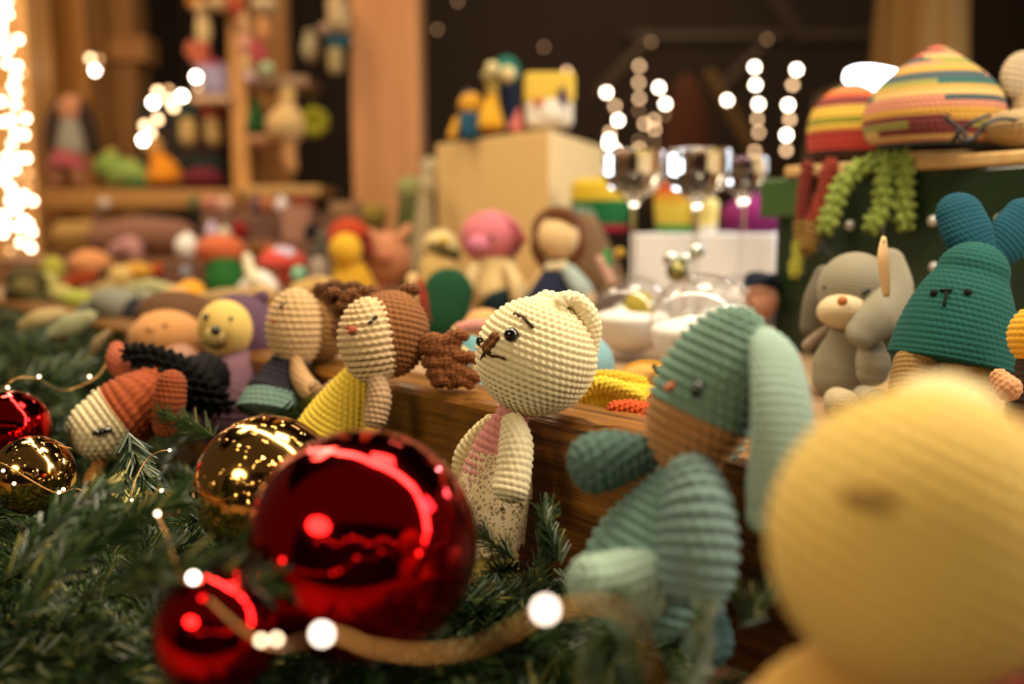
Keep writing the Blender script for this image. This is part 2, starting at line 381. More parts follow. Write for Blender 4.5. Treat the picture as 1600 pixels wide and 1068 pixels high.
# draped post top right
cur = thing('draped_post', 'post wrapped in brown cloth folds rising behind the pointed striped hat', 'post', P(1440, 110, 2.3)*np.array((1,1,0))+np.array((0, 0, -.75)))
c0 = P(1437, 60, 2.3)
n = 80; ang = np.linspace(0, 2*math.pi, n, endpoint=False); zz = np.linspace(-.35, .5, 14); V = []
for z in zz:
    rr = .119-.036*(z+.35)/.85
    for t in ang: q = rr*(1+.06*math.sin(9*t)+.03*math.sin(17*t+z*3)); V.append(c0+np.array((q*math.cos(t), q*math.sin(t), z+.05)))
idx = np.array([[i*n+j, i*n+(j+1) % n, (i+1)*n+(j+1) % n, (i+1)*n+j] for i in range(13) for j in range(n)])
add('cloth_wrap', np.array(V), idx, yarn('#8f6634'), cur)
K = [np.append(np.array((c0[0], c0[1], -.75)), .03), np.append(c0+np.array((0, 0, .6)), .03)]
V, Fc, _ = sweep(capped(K), na=12, nl=10); add('core', V, Fc, pine_d, cur)

# ------------------------------------------------------------------ table, platform, beam
A0 = np.array((.073, .52)); DIR = np.array((.16, -.166))
def bline(s): return A0+DIR*s
BT = .119
tb = box('stall_table', (-1.9, .08, -.04), (1.0, 2.08, 0), wood('#5c3f26', '#8a6340', .6, (2, 18, 18), key='table_wood'), bev=.003)
tag(tb, 'brown wooden table top under the fir garland', 'table')
nb = norm(np.array((.166, .16)))                     # away from the camera
L0, L1 = bline(-8.2), bline(1.7)
dn = norm(np.append(DIR, 0)); ang_b = math.atan2(DIR[1], DIR[0])
# beam with chipped upper edge: lengthwise strips of vertices
nx = 150; s = np.linspace(0, 1, nx); prof = [(0, 0), (0, BT*.5), (0, BT-.006), (.002, BT-.002), (.006, BT), (.024, BT), (.044, BT), (.046, BT-.002), (.046, 0)]
V = []
for i in range(nx):
    p = L0*(1-s[i])+L1*s[i]; w_ = random.random()
    chip = .0035*max(0, math.sin(i*.9)+.6*math.sin(i*2.3)-.75)
    for j, (o_, z) in enumerate(prof):
        oo = o_+(chip if j in (2, 3) else 0)+(.0006*math.sin(i*.7+j) if j < 3 else 0); z_ = z-(chip*.9 if j in (3, 4) else 0)
        q = p+nb*oo; V.append((q[0], q[1], z_))
m = len(prof)
Fc = [(i*m+j, (i+1)*m+j, (i+1)*m+j+1, i*m+j+1) for i in range(nx-1) for j in range(m-1)]+[tuple(range(m)), tuple(reversed(range((nx-1)*m, nx*m)))]
beam = add('timber_rail', V, Fc, wood('#452a08', '#966222', .38, (5, 130, 130), -ang_b, key='beam_wood', bump=.9), smooth=False, origin=(0, .6, 0))
tag(beam, 'rough dark brown timber beam that the crochet toys lean on', 'beam')
# platform behind the beam
pl = np.array([L0+nb*.05, L1+nb*.05, (1.2, L1[1]+.06), (1.2, 2.08), (-2.2, 2.08), (-2.2, L0[1]+.06)])
V = [(x, y, z) for z in (PLAT-.02, PLAT) for x, y in pl]; k = len(pl)
Fc = [tuple(reversed(range(k))), tuple(range(k, 2*k))]+[(i, (i+1) % k, k+(i+1) % k, k+i) for i in range(k)]
tag(add('display_platform', V, Fc, wood('#7c6248', '#a98a68', .6, (2, 14, 14), key='platform_wood'), smooth=False), 'raised platform behind the beam that carries the toys and boxes', 'platform')

# cream display box (corner towards the camera), white display box, green crate
def cornerbox(name, label, cat, cpx, d, lpx, ld, rpx, rd, ztop, zb, mat):
    c = P(cpx, 350, d)[:2]; l = P(lpx, 350, ld)[:2]; r = P(rpx, 350, rd)[:2]; b = l+r-c
    pts = [c, r, b, l]; V = [(x, y, z) for z in (zb, ztop) for x, y in pts]
    o = add(name, V, [(3, 2, 1, 0), (4, 5, 6, 7), (0, 1, 5, 4), (1, 2, 6, 5), (2, 3, 7, 6), (3, 0, 4, 7)], mat, smooth=False); bevel(o, .003); return tag(o, label, cat)
zt = .24+(350-205)/F*1.45
cornerbox('display_box', 'tall cream display box with small toys standing on top', 'box', 858, 1.45, 682, 1.72, 945, 1.80, zt, PLAT, plain('#e2bd7e', .6))
cornerbox('display_box', 'low white display box carrying the striped pots behind the wine glasses', 'box', 1213, 1.28, 985, 1.36, 1300, 1.5, .24-(365-350)/F*1.3, PLAT, plain('#f1eeee', .6))
GT = .302
crate = thing('green_crate', 'dark green crate with wooden lid carrying the striped hats', 'crate', (P(1450, 350, .9)[0], .95, PLAT))
cA = P(1213, 350, 1.02)[:2]; cB = P(1660, 350, .74)[:2]; nrm = norm(np.array((-(cB-cA)[1], (cB-cA)[0])))
if nrm[1] < 0: nrm = -nrm
def quadbox(name, a, b, thick, z0, z1, mat, parent, bev=.003):
    pts = [a, b, b+nrm*thick, a+nrm*thick]; V = [(x, y, z) for z in (z0, z1) for x, y in pts]
    o = add(name, V, [(3, 2, 1, 0), (4, 5, 6, 7), (0, 1, 5, 4), (1, 2, 6, 5), (2, 3, 7, 6), (3, 0, 4, 7)], mat, parent, smooth=False); bevel(o, bev); return o
green = plain('#1d2f1a', .3, 0, .3)
quadbox('body', cA, cB, .30, PLAT, GT-.012, green, crate)
u_ = norm(cB-cA)
quadbox('rim', cA-u_*.02-nrm*.008, cA+u_*.05-nrm*.008, .30, GT-.055, GT-.012, plain('#3b5a2c', .4), crate)
quadbox('lid', cA+u_*.02-nrm*.012, cB, .31, GT-.012, GT, wood('#b98f55', '#d9b67c', .5, (3, 30, 30), key='lid_wood'), crate)

# ------------------------------------------------------------------ hero toys
# 1 cream bear
T = thing('crochet_bear', 'cream crochet bear with pink dress and lace skirt leaning on the beam', 'bear', (P(770, 850, .575)[0], P(770, 850, .575)[1], .015))
H = ball('head', 838, 556, .56, 94, 91, '#ecdcb2', T, (.32, .93, .12), rows=10.4, amp=.55)
e1 = eye(H, 799, 523, 12, .53, sink=-.15); e2 = eye(H, 753, 533, 9.5, .55, sink=.2)
strand('eyebrow', H, [(804, 490), (818, 496), (832, 511)], 2.9, .53, '#3a2410', lift=1.6)
for k, (p, q) in enumerate((((775, 521), (756, 546)), ((771, 521), (755, 541)), ((778, 526), (758, 549)), ((774, 530), (762, 549)))):
    strand('nose_stitch', H, [p, q], 3.6, .53, '#7a4e26', lift=1.2)
strand('mouth', H, [(757, 549), (752, 560)], 2.1, .53, '#4a2a12', lift=1.5)
strand('mouth', H, [(757, 549), (766, 555), (778, 557), (787, 559)], 2.4, .53, '#4a2a12', lift=1.5)
E = limb('ear', [(872, 484, .545, 11), (880, 468, .545, 12), (897, 468, .548, 13), (915, 484, .55, 15), (924, 510, .553, 16), (922, 545, .556, 13)], '#ecdcb2', T, rows=8.5, amp=.3)
ball('inner_ear', 900, 505, .552, 24, 34, '#dccbA4', E, (-.45, .89, 0), rz=8, rows=8)
limb('ear', [(842, 470, .60, 11), (855, 452+14, .602, 13), (872, 470, .602, 12)], '#ecdcb2', T, rows=9)
B = limb('body', [(800, 650, .577, 26), (783, 700, .577, 42), (770, 750, .577, 50), (762, 800, .577, 50)], '#c4817a', T, rows=11, amp=.36)
# lace skirt tiers
for (ya, yb, ra, rb, sc) in ((702, 770, 47, 62, 9), (752, 842, 56, 64, 7)):
    p0, p1 = P(784-(ya-694)*.14, ya, .577), P(784-(yb-694)*.2, yb, .577); n = 96; V = []; rows_ = 12
    for i in range(rows_):
        t = i/(rows_-1)
        for j in range(n):
            th = 2*math.pi*j/n; r = (ra+(rb-ra)*t)*.577/F*(1+.035*math.sin(sc*th+t)*t); q = p0*(1-t)+p1*t
            hem = .0035*abs(math.sin(12*th))*(t**6)-.002*abs(math.sin(12*th))*((1-t)**6)
            V.append(q+np.array((r*math.cos(th), r*math.sin(th), -hem)))
    idx = np.array([[i*n+j, i*n+(j+1) % n, (i+1)*n+(j+1) % n, (i+1)*n+j] for i in range(rows_-1) for j in range(n)])
    sk = add('lace_skirt', np.array(V), idx, lace_mat(), T, label='beige lace skirt tier')
limb('arm', [(800, 655, .548, 17), (806, 690, .542, 26), (803, 735, .536, 27), (797, 765, .533, 28)], '#ecdcb2', T, rows=10, amp=.34, caps=(.5, .7))
limb('arm', [(765, 655, .592, 8), (745, 680, .60, 14), (727, 710, .605, 17), (718, 735, .605, 13)], '#d9c696', T, rows=10, amp=.3)
limb('leg', [(745, 800, .575, 20), (745, 860, .57, 22), (745, 905, .565, 22)], '#d8bd6a', T, rows=10)
limb('leg', [(788, 800, .575, 18), (790, 860, .57, 20), (790, 905, .565, 20)], '#d8bd6a', T, rows=10)

# 2 blue-green bunny
TEAL, TEAL_LIT = '#6f9187', '#93ab9d'  # second tone is the same yarn with light painted in for the ears
b0 = P(1010, 965, .43)
T = thing('crochet_bunny', 'blue-grey crochet bunny with tan muzzle and long hanging ear', 'bunny', (b0[0], b0[1], .02))
H = ball('head', 1108, 612, .43, 84, 140, TEAL, T, (.40, .91, .08), rows=17, amp=.6, bead=.16, bands=[(.39, '#a5794b'), (1, '#6d8c7d')])
strand('eye', H, [(1092, 600), (1086, 616)], 7, .41, '#0c0a08', lift=.6, mat=BLACK)
strand('nose_stitch', H, [(1052, 601), (1043, 606)], 6, .41, '#c97a55', lift=.4)
limb('ear', [(1172, 508, .425, 16), (1205, 545, .412, 42), (1220, 620, .40, 53), (1221, 700, .396, 56), (1208, 765, .398, 48), (1196, 800, .40, 34)], TEAL_LIT, T, rows=13, amp=.22, flat=.5, fdir=TOW+RIGHT*.5)
limb('ear', [(1140, 515, .455, 16), (1142, 570, .468, 32), (1140, 640, .474, 38), (1135, 690, .474, 30)], TEAL_LIT, T, rows=15, flat=.5)
limb('body', [(1082, 715, .432, 30), (1058, 780, .432, 60), (1022, 860, .432, 92), (1000, 920, .432, 96)], TEAL, T, rows=17.5, amp=.7, bead=.14, caps=(.6, .7))
limb('arm', [(1078, 735, .408, 36), (1088, 790, .398, 54), (1090, 860, .392, 61), (1086, 910, .390, 55)], '#6b837f', T, rows=19, amp=.55, bead=.15, caps=(.5, .55))
limb('arm', [(1030, 712, .436, 16), (995, 712, .436, 34), (950, 718, .434, 45), (925, 725, .432, 45)], '#4f6a62', T, rows=17, amp=.42, caps=(1, .8))
limb('leg', [(1000, 915, .405, 58), (950, 912, .395, 50), (915, 905, .388, 38)], '#8ea596', T, rows=17, amp=.3, caps=(.5, .6))
limb('leg', [(1060, 925, .428, 48), (1090, 965, .425, 44), (1105, 1000, .42, 40)], '#4a6c70', T, rows=17)

# 3 yellow doll close to the lens
y0 = P(1380, 1300, .27)
T = thing('crochet_doll', 'pale yellow crochet doll with large round head close to the lens', 'doll', (y0[0], y0[1], .0))
H = ball('head', 1432, 838, .25, 222, 232, '#d6b662', T, (.42, .9, .1), rows=30, amp=.26)
ball('bobble', 1478, 640, .262, 80, 52, '#ecd9a4', H, (.2, 1, 0), rows=30)
limb('hair', [(1600, 700, .272, 50), (1650, 800, .27, 80), (1650, 900, .27, 80)], '#8a5328', T, rows=30)
limb('body', [(1400, 1060, .258, 110), (1330, 1200, .262, 190), (1330, 1420, .265, 210), (1330, 1480, .268, 190)], '#b58c44', T, rows=30)
ball('scarf', 1560, 1120, .252, 110, 50, '#a8413a', T, (-.3, 1, 0), rows=26)
strand('eye', H, [(1330, 772), (1385, 782)], 16, .22, '#7a5a24', lift=.1)  # darker brown stroke across the head, not a definite eye

# 4 yellow dress doll
T = thing('crochet_doll', 'crochet doll with brown curly pigtails and yellow dress in the row', 'doll', (P(545, 690, .68)[0], P(545, 690, .68)[1], .03))
H = ball('head', 580, 532, .66, 50, 66, '#dcc092', T, (-.12, .99, .1), rows=11, amp=.62, bead=.18)
ball('hair', 610, 522, .672, 60, 68, '#8d5c34', T, (.15, .99, -.1), rows=9, amp=.45)
strand('eye', H, [(588, 495), (577, 505)], 2.6, .64, '#0d0805', lift=1.3, mat=BLACK)
strand('mouth', H, [(542, 512), (553, 514)], 3.4, .64, '#b5523a', lift=.9)
strand('mouth', H, [(546, 519), (551, 516)], 3, .64, '#b5523a', lift=.9)
limb('dress', [(566, 582, .672, 26), (552, 620, .676, 44), (536, 660, .68, 60), (528, 682, .682, 66)], '#f0d04a', T, rows=9, amp=.45, caps=(.4, .05))
limb('hem', [(527, 682, .682, 67), (525, 690, .683, 68)], '#2f6076', T, rows=7, amp=.5, caps=(.05, .05))
limb('arm', [(588, 588, .652, 13), (592, 620, .648, 19), (586, 655, .645, 18)], '#c2a07a', T, rows=8.5, amp=.4, caps=(1, .8))
limb('arm', [(545, 585, .69, 8), (525, 600, .70, 10), (505, 615, .70, 11), (492, 605, .70, 10)], '#c2a07a', T, rows=8.5, amp=.35)
limb('leg', [(540, 690, .68, 16), (535, 740, .67, 16), (530, 790, .66, 17)], '#c9a066', T, rows=9)
limb('leg', [(570, 690, .68, 14), (572, 740, .67, 15), (572, 790, .66, 15)], '#c9a066', T, rows=9)
def curls(parent, base, ends, d, col, rpx=9, turns=3, rad=8):
    for (ex, ey) in ends:
        K = []; n = 40
        for i in range(n):
            t = i/(n-1); x = base[0]+(ex-base[0])*t; y = base[1]+(ey-base[1])*t+10*math.sin(t*3.1); a = t*turns*2*math.pi
            K.append((x+rad*math.cos(a), y+rad*.5*math.sin(a), d-.004+rad*math.sin(a)*d/F, rpx*(1-.25*t)))
        KK = [np.append(P(x, y, dd), r*dd/F) for x, y, dd, r in K]
        rh = 6*d/F; V, Fc, _ = sweep(capped(KK), rh, rh, .5*rh); add('curl', V, Fc, yarn(col), parent)
HT = limb('hair_tie', [(655, 525, .665, 10), (668, 525, .665, 10)], '#241a14', T)
curls(T, (668, 530), [(716, 524), (732, 560), (724, 600), (694, 600), (704, 548), (735, 590)], .665, '#7d4c28', rpx=10.5, rad=10, turns=4)
curls(T, (600, 470), [(572, 455), (545, 460), (515, 458), (640, 452), (530, 480)], .69, '#6d4527', rpx=10, rad=10, turns=4)

# 5 doll behind it
T = thing('crochet_doll', 'crochet doll with striped peach face and dark navy top beside the purple-hooded bear', 'doll', (P(440, 640, .80)[0], P(440, 640, .80)[1], .05))
H = ball('head', 462, 512, .78, 44, 60, '#d2b080', T, (.05, 1, .1), rows=10.5, amp=.62, bead=.18)
strand('eye', H, [(443, 474), (438, 480)], 2.4, .76, '#0d0805', lift=1.3, mat=BLACK)
strand('mouth', H, [(425, 500), (430, 504)], 2.5, .76, '#b5523a', lift=.9)
ball('hair', 497, 508, .80, 52, 58, '#8a6538', T, (.1, 1, 0), rows=9, amp=.5)
curls(T, (530, 475), [(520, 446), (550, 448), (502, 450), (545, 505), (515, 525), (500, 490)], .79, '#5d3c20', rpx=10, rad=10, turns=4)
limb('top', [(455, 560, .78, 26), (440, 600, .775, 40), (430, 620, .77, 46)], '#2a2730', T, rows=9, amp=.4, caps=(.5, .1))
limb('skirt', [(430, 618, .77, 46), (424, 645, .765, 54)], '#6f8b80', T, rows=9, amp=.4, caps=(.1, .1))
limb('arm', [(462, 562, .765, 9), (470, 590, .76, 15), (486, 612, .755, 16)], '#c39a6a', T, rows=8, amp=.35)
limb('leg', [(425, 650, .765, 20), (425, 700, .76, 20)], '#c9a066', T)

# 6 purple hooded bear
T = thing('crochet_bear', 'yellow-faced crochet bear wearing a purple hood', 'bear', (P(360, 640, .90)[0], P(360, 640, .90)[1], .06))
ball('hood', 374, 523, .905, 60, 64, '#5c4152', T, (-.1, 1, 0), rows=7, amp=.25)
H = ball('face', 353, 515, .875, 42, 47, '#d9b765', T, (-.2, .98, .2), rows=6, amp=.15)
ball('snout', 338, 523, .855, 17, 16, '#dcc077', H)
eye(H, 322, 495, 5.5, .85, sink=-.3); eye(H, 361, 497, 3.5, .85, sink=-.2)
sphere_at('nose', P(337, 516, .838), 8.5*.84/F, BLACK, H)
strand('mouth', H, [(320, 534), (328, 541), (340, 543), (352, 537)], 2.2, .85, '#2a1a0c', lift=.8)
limb('ear', [(402, 470, .91, 12), (410, 464, .91, 11)], '#5c4152', T)
limb('body', [(375, 570, .88, 30), (355, 620, .845, 42), (350, 660, .84, 44)], '#7d5a68', T, rows=8)
limb('arm', [(345, 580, .875, 10), (325, 605, .87, 14)], '#7d5a68', T, rows=8)

# 7 tan brown-haired doll
T = thing('crochet_doll', 'tan-faced crochet doll with brown hair beside the purple-hooded bear', 'doll', (P(265, 600, .98)[0], P(265, 600, .98)[1], .06))
ball('hair', 285, 502, 1.0, 70, 46, '#5f4025', T, (.2, 1, 0), rows=6)
H = ball('face', 262, 528, .965, 58, 46, '#c98f56', T, (-.1, 1, .1), rows=6, amp=.12)
ball('snout', 240, 516, .935, 14, 12, '#bd8550', H)
eye(H, 258, 509, 4, .93, yarn('#6a4a22')); 
limb('body', [(280, 570, .94, 34), (285, 610, .92, 38)], '#b98a74', T)
limb('scarf_tie', [(205, 520, .96, 5), (225, 500, .96, 6), (235, 480, .965, 6)], '#b9a04a', T)
limb('arm', [(240, 575, .95, 12), (222, 600, .94, 12)], '#c98f56', T)

# 8 brown dog doll lying on the fir
T = thing('crochet_dog', 'rust brown crochet dog with cream muzzle lying face down on the fir', 'dog', (P(200, 700, .72)[0], P(200, 700, .72)[1], .05))
H = limb('head', [(160, 668, .70, 50), (185, 652, .705, 54), (215, 632, .71, 52), (238, 615, .72, 42)], '#a4532a', T, rows=10.5, amp=.42, bands=[(.46, '#dfcda2'), (1, '#9c4a24')])
strand('eye', H, [(148, 676), (171, 671)], 5, .67, '#0d0805', lift=1.2, mat=BLACK)
limb('ear', [(268, 600, .69, 22), (264, 630, .69, 24), (258, 665, .695, 18)], '#8f4522', T, rows=8, amp=.35)
limb('ear', [(182, 545, .76, 12), (186, 565, .75, 19), (202, 590, .74, 14)], '#a8563a', T, rows=8, amp=.3)
limb('body', [(245, 620, .74, 36), (285, 600, .78, 38), (320, 590, .82, 38)], '#0c0a09', T, rows=16)
R_ = limb('ruffle', [(205, 552, .735, 12), (240, 565, .73, 22), (270, 585, .728, 30), (300, 605, .73, 30), (335, 625, .735, 22), (350, 632, .74, 12)], '#070605', T, rows=14, amp=1.1, bead=.7, label='black ruffled collar')
limb('arm', [(160, 715, .70, 9), (143, 750, .69, 12), (132, 800, .68, 14)], '#a87338', T, rows=9)
tg = P(205, 775, .655); 
# paper tag
V = np.array([P(153, 757, .66), P(192, 733, .665), P(240, 765, .655), P(203, 792, .645)]); V = np.concatenate([V, V-TOW*.0006])
t_ = add('price_tag', V, [(3, 2, 1, 0), (4, 5, 6, 7), (0, 1, 5, 4), (1, 2, 6, 5), (2, 3, 7, 6), (3, 0, 4, 7)], plain('#d8c878', .7), smooth=False); tag(t_, 'pale yellow price tag on the fir under the rust brown dog', 'tag')
limb('handwriting', [(188, 744, .6575, .7), (196, 749, .6565, .7), (190, 756, .6555, .7), (199, 758, .655, .7), (207, 752, .656, .7), (203, 762, .6535, .7), (209, 768, .652, .7)], plain('#3a3222', .8), t_, na=6, nl=50)

# 9 grey bunny
g0 = P(1330, 640, .73)
GR = '#8d8672'
T = thing('plush_bunny', 'grey crochet bunny with white muzzle and drooping ears before the green crate', 'bunny', (g0[0], g0[1], PLAT))
H = ball('head', 1335, 452, .75, 56, 58, GR, T, (.1, 1, .15), rows=6, amp=.15, bands=[(.32, '#c9b893'), (1, GR)])
ball('muzzle', 1318, 486, .735, 40, 28, '#cdbb95', H, rows=6, amp=.12)
sphere_at('nose', P(1316, 470, .708), 8*.7/F, yarn('#c27a45'), H)
eye(H, 1289, 449, 4, .71); strand('eye', H, [(1349, 458), (1357, 452)], 3.2, .71, '#0d0805', lift=.8, mat=BLACK)
limb('ear', [(1392, 408, .74, 22), (1398, 450, .73, 29), (1378, 490, .715, 33), (1348, 520, .705, 26)], GR, T, rows=6, amp=.15, flat=.6)
limb('ear', [(1288, 430, .79, 16), (1275, 470, .79, 20), (1268, 510, .79, 18)], '#6d6758', T, rows=6, amp=.15, flat=.6)
limb('body', [(1325, 525, .75, 30), (1318, 562, .75, 44), (1315, 588, .75, 44)], GR, T, rows=6, amp=.15)
limb('arm', [(1358, 535, .725, 18), (1364, 565, .715, 26), (1363, 580, .715, 24)], '#98917c', T, rows=6, amp=.15)
limb('arm', [(1300, 510, .76, 8), (1275, 528, .76, 9), (1262, 540, .76, 9)], '#8d7a68', T, rows=6)
limb('leg', [(1308, 625, .70, 20), (1318, 632, .66, 24)], '#b3a584', T, rows=6, amp=.15)
limb('leg', [(1350, 620, .70, 18), (1368, 628, .67, 20)], GR, T, rows=6, amp=.15)
# 10 teal bunny
T = thing('crochet_bunny', 'dark teal crochet bunny with upright ears and beige legs before the green crate', 'bunny', (P(1490, 660, .64)[0], P(1490, 660, .64)[1], PLAT))
H = limb('body', [(1518, 432, .64, 54), (1508, 465, .64, 70), (1494, 515, .64, 84), (1484, 562, .64, 92)], '#1f6a62', T, rows=9, amp=.2, caps=(1, .12), bands=[(1, '#16504a')])
limb('ear', [(1540, 410, .645, 22), (1515, 370, .65, 38), (1500, 335, .655, 36)], '#0f4656', T, rows=8, amp=.2, flat=.5)
limb('ear', [(1545, 405, .65, 22), (1575, 375, .652, 36), (1600, 345, .655, 36)], '#0f4656', T, rows=8, amp=.2, flat=.5)
for x, y in ((1460, 458), (1512, 457)): eye(H, x, y, 7, .60, yarn('#0a1410'))
strand('mouth', H, [(1470, 453), (1486, 453)], 2.2, .6, '#0a1410', lift=.8); strand('mouth', H, [(1480, 453), (1475, 476)], 2.6, .6, '#0a1410', lift=.8)
limb('leg', [(1430, 570, .63, 32), (1425, 610, .625, 34), (1420, 650, .62, 34)], '#8d7040', T, rows=8, amp=.3)
limb('leg', [(1505, 575, .625, 38), (1512, 610, .62, 38), (1515, 650, .615, 38)], '#8d7040', T, rows=8, amp=.3)
limb('arm', [(1562, 480, .65, 14), (1585, 520, .645, 22), (1590, 560, .64, 20)], '#174f4d', T, rows=8)
T = thing('crochet_duck', 'mustard yellow crochet chick half hidden beside the teal bunny', 'chick', (P(1640, 680, .56)[0], P(1640, 680, .56)[1], PLAT))
ball('head', 1632, 525, .56, 52, 52, '#dba52f', T, rows=10, amp=.3)
limb('body', [(1630, 580, .56, 40), (1632, 640, .56, 55)], '#3a2a26', T, rows=10)
limb('foot', [(1562, 590, .55, 14), (1575, 606, .545, 20)], '#c08c62', T, rows=9)

# ------------------------------------------------------------------ baubles
def cap(parent, c, r, up, mat):
    up = norm(up); b = c+up*r*.97
    K = [np.append(b, r*.2), np.append(b+up*r*.02, r*.2), np.append(b+up*r*.16, r*.19), np.append(b+up*r*.17, r*.05)]
    V, Fc, _ = sweep(capped(K, 0, 0), na=18, nl=14); k = add('cap', V, Fc, mat, parent)
    ring = []; s1 = norm(np.cross(up, (.3, .9, .1)))
    for i in range(21):
        t = i/20*2*math.pi; ring.append(np.append(b+up*r*.28+(s1*math.cos(t)+up*math.sin(t))*r*.1, r*.015))
    V, Fc, _ = sweep(np.array(ring), na=6, nl=40); add('hanging_ring', V, Fc, mat, k)
GOLDM = plain('#c9a14a', .25, 1)
BALLS = []
def ornament(label, px, py, d, rpx, mat, up, group=None):
    c = P(px, py, d); r = rpx*d/F; BALLS.append((c, r)); T = thing('bauble', label, 'bauble', (c[0], c[1], c[2]-r), group)
    sphere_at('ball', c, r, mat, T, na=64, nl=40); cap(T, c, r, up, GOLDM); return T
RED = bauble('red_mirror', '#c80e12', .07); GOLD = bauble('gold_mirror', '#c99c55', .10, True)
ornament('largest glossy red bauble lying on the fir garland', 567, 850, .40, 180, RED, (.5, .7, -.5))
ornament('small glossy red bauble tucked against the largest red bauble', 342, 985, .365, 100, RED, (-.3, .8, -.5))
ornament('speckled gold bauble between the yellow-dress doll and the largest red bauble', 418, 760, .52, 112, GOLD, (.3, .6, -.7))
ornament('dark gold bauble with the fairy wire running across it', 52, 742, .60, 62, GOLD, (.2, .5, -.8))
ornament('glossy red bauble beside the dark gold bauble at the garland end', 18, 668, .66, 58, RED, (0, .6, -.8))

# ------------------------------------------------------------------ fir garlands
fir_m = [plain('#2c441a', .4, 0, .1), plain('#203619', .42), plain('#52602a', .42), plain('#8a8038', .5)]
stem_m = plain('#3a2a16', .7)
def sprig_mesh(i):
    r = random.Random(i+50); V = []; Fc = []; mi = []
    L = r.uniform(.055, .08)
    def prism(p, q, w0, w1, m):
        d = norm(q-p); a = norm(np.cross(d, (.21, .37, .9))); b = np.cross(d, a); n0 = len(V)
        for pt, w_ in ((p, w0), (q, w1)):
            for k in range(3):
                t = k*2*math.pi/3; V.append(pt+(a*math.cos(t)+b*math.sin(t)*.5)*w_)
        for k in range(3): Fc.append((n0+k, n0+(k+1) % 3, n0+3+(k+1) % 3, n0+3+k)); mi.append(m)
        Fc.append((n0+3, n0+4, n0+5)); mi.append(m)
    pts = [np.array((L*t, .006*math.sin(t*2+i), .008*t*t*(1 if i % 2 else -.4))) for t in np.linspace(0, 1, 7)]
    for k in range(6): prism(pts[k], pts[k+1], .0011, .0010, 4)
    for k in range(115):
        t = r.uniform(.02, 1); p = np.array([np.interp(t*6, range(7), [q[j] for q in pts]) for j in range(3)])
        a = r.uniform(0, 2*math.pi); ln = r.uniform(.015, .026)*(1-.25*t); sp = r.uniform(.55, 1.0)
        d = norm(np.array((1, math.cos(a)*sp, math.sin(a)*sp))); m = r.choices((0, 1, 2, 3), (6, 5, 2, .7))[0]
        prism(p, p+d*ln, .0010, .0007, m)
    me = bpy.data.meshes.new('sprig'); me.from_pydata([tuple(v) for v in V], [], Fc); me.update()
    for m in fir_m+[stem_m]: me.materials.append(m)
    me.polygons.foreach_set('material_index', mi); return me
SPR = [sprig_mesh(i) for i in range(7)]
def put_sprig(parent, p, heading, pitch, roll, sc=1.):
    o = bpy.data.objects.new('sprig', random.choice(SPR)); COL.objects.link(o); o.parent = parent
    o.location = Vector(p)-Vector(OFF[parent.name]); o.rotation_euler = (roll, -pitch, heading); o.scale = (sc, sc, sc); return o
def garland(label, path, n, half, zr, seed, pitch=(-.15, .4), zmax=.055):
    r = random.Random(seed); pts = catmull(np.array([(x, y, z, 0) for x, y, z in path], float), 10)[:, :3]
    T = thing('fir_garland', label, 'garland', (pts[len(pts)//2][0], pts[len(pts)//2][1], 0))
    K = np.array([np.append(p, .003) for p in pts]); V, Fc, _ = sweep(capped(K), na=8, nl=60); add('core_wire', V, Fc, stem_m, T)
    made = 0; tries = 0
    while made < n and tries < n*40:
        tries += 1
        q = pts[r.randrange(len(pts))]; a = r.uniform(0, 2*math.pi); rad = half*math.sqrt(r.random()); sc = r.uniform(.65, 1.05)
        p = np.array((q[0]+rad*math.cos(a), q[1]+rad*math.sin(a), max(.008, q[2]+r.uniform(*zr)*(1-.6*rad/half)))); hd = r.uniform(0, 2*math.pi); pt = r.uniform(*pitch)
        tip = p+np.array((math.cos(hd)*math.cos(pt), math.sin(hd)*math.cos(pt), math.sin(pt)))*.08*sc
        if max(np.dot(e[:2]-A0, nb) for e in (p, tip)) > -.012 or tip[2] > zmax or tip[2] < .008: continue
        if any(np.linalg.norm(p+(tip-p)*t-c) < R+.006 for c, R in BALLS for t in (0, .35, .7, 1)): continue
        put_sprig(T, p, hd, pt, r.uniform(0, 6.28), sc); made += 1
    return T
def G(px, py, d, z=.012):
    q = P(px, py, d); return (q[0], q[1], z)
GUARD = [(P(200, 762, .655), .032), (P(165, 668, .70), .03), (P(225, 630, .71), .03), (P(265, 640, .69), .02)]
BALLS += GUARD
garland('fir garland under the rust brown dog and price tag', [G(80, 800, .50), G(200, 800, .58), G(330, 800, .68), G(420, 700, .80)], 190, .11, (0, .028), 1, zmax=.048)
garland('fir garland around the dark gold bauble reaching back along the rail', [G(-150, 700, .62), G(-20, 650, .80, .02), G(40, 600, .95, .04), G(100, 560, 1.02, .05), G(190, 560, .94, .045)], 290, .14, (0, .05), 2, zmax=.105)
garland('fir garland beneath the largest red bauble and the gold bauble', [G(-80, 900, .54, .02), G(60, 900, .52, .02), G(220, 930, .48, .015), G(400, 940, .46), G(600, 900, .50), G(760, 900, .54)], 210, .08, (0, .025), 3, zmax=.052)
garland('fir garland along the front edge of the table', [G(200, 1000, .34), G(500, 1000, .33), G(800, 1000, .32), G(1050, 1000, .31)], 110, .06, (0, .008), 5, zmax=.026)
garland('fir garland around the feet of the blue-grey bunny', [G(760, 1000, .46), G(900, 1000, .43), G(1050, 1000, .40), G(1250, 1000, .37)], 75, .055, (0, .012), 4, (-.15, .35), .042)
rl = [np.append(bline(q)-nb*.035, .085) for q in (-6.2, -5.2, -4.4, -3.6, -3.0)]
garland('fir garland draped high against the far end of the timber rail', rl, 130, .06, (-.03, .03), 6, zmax=.15)
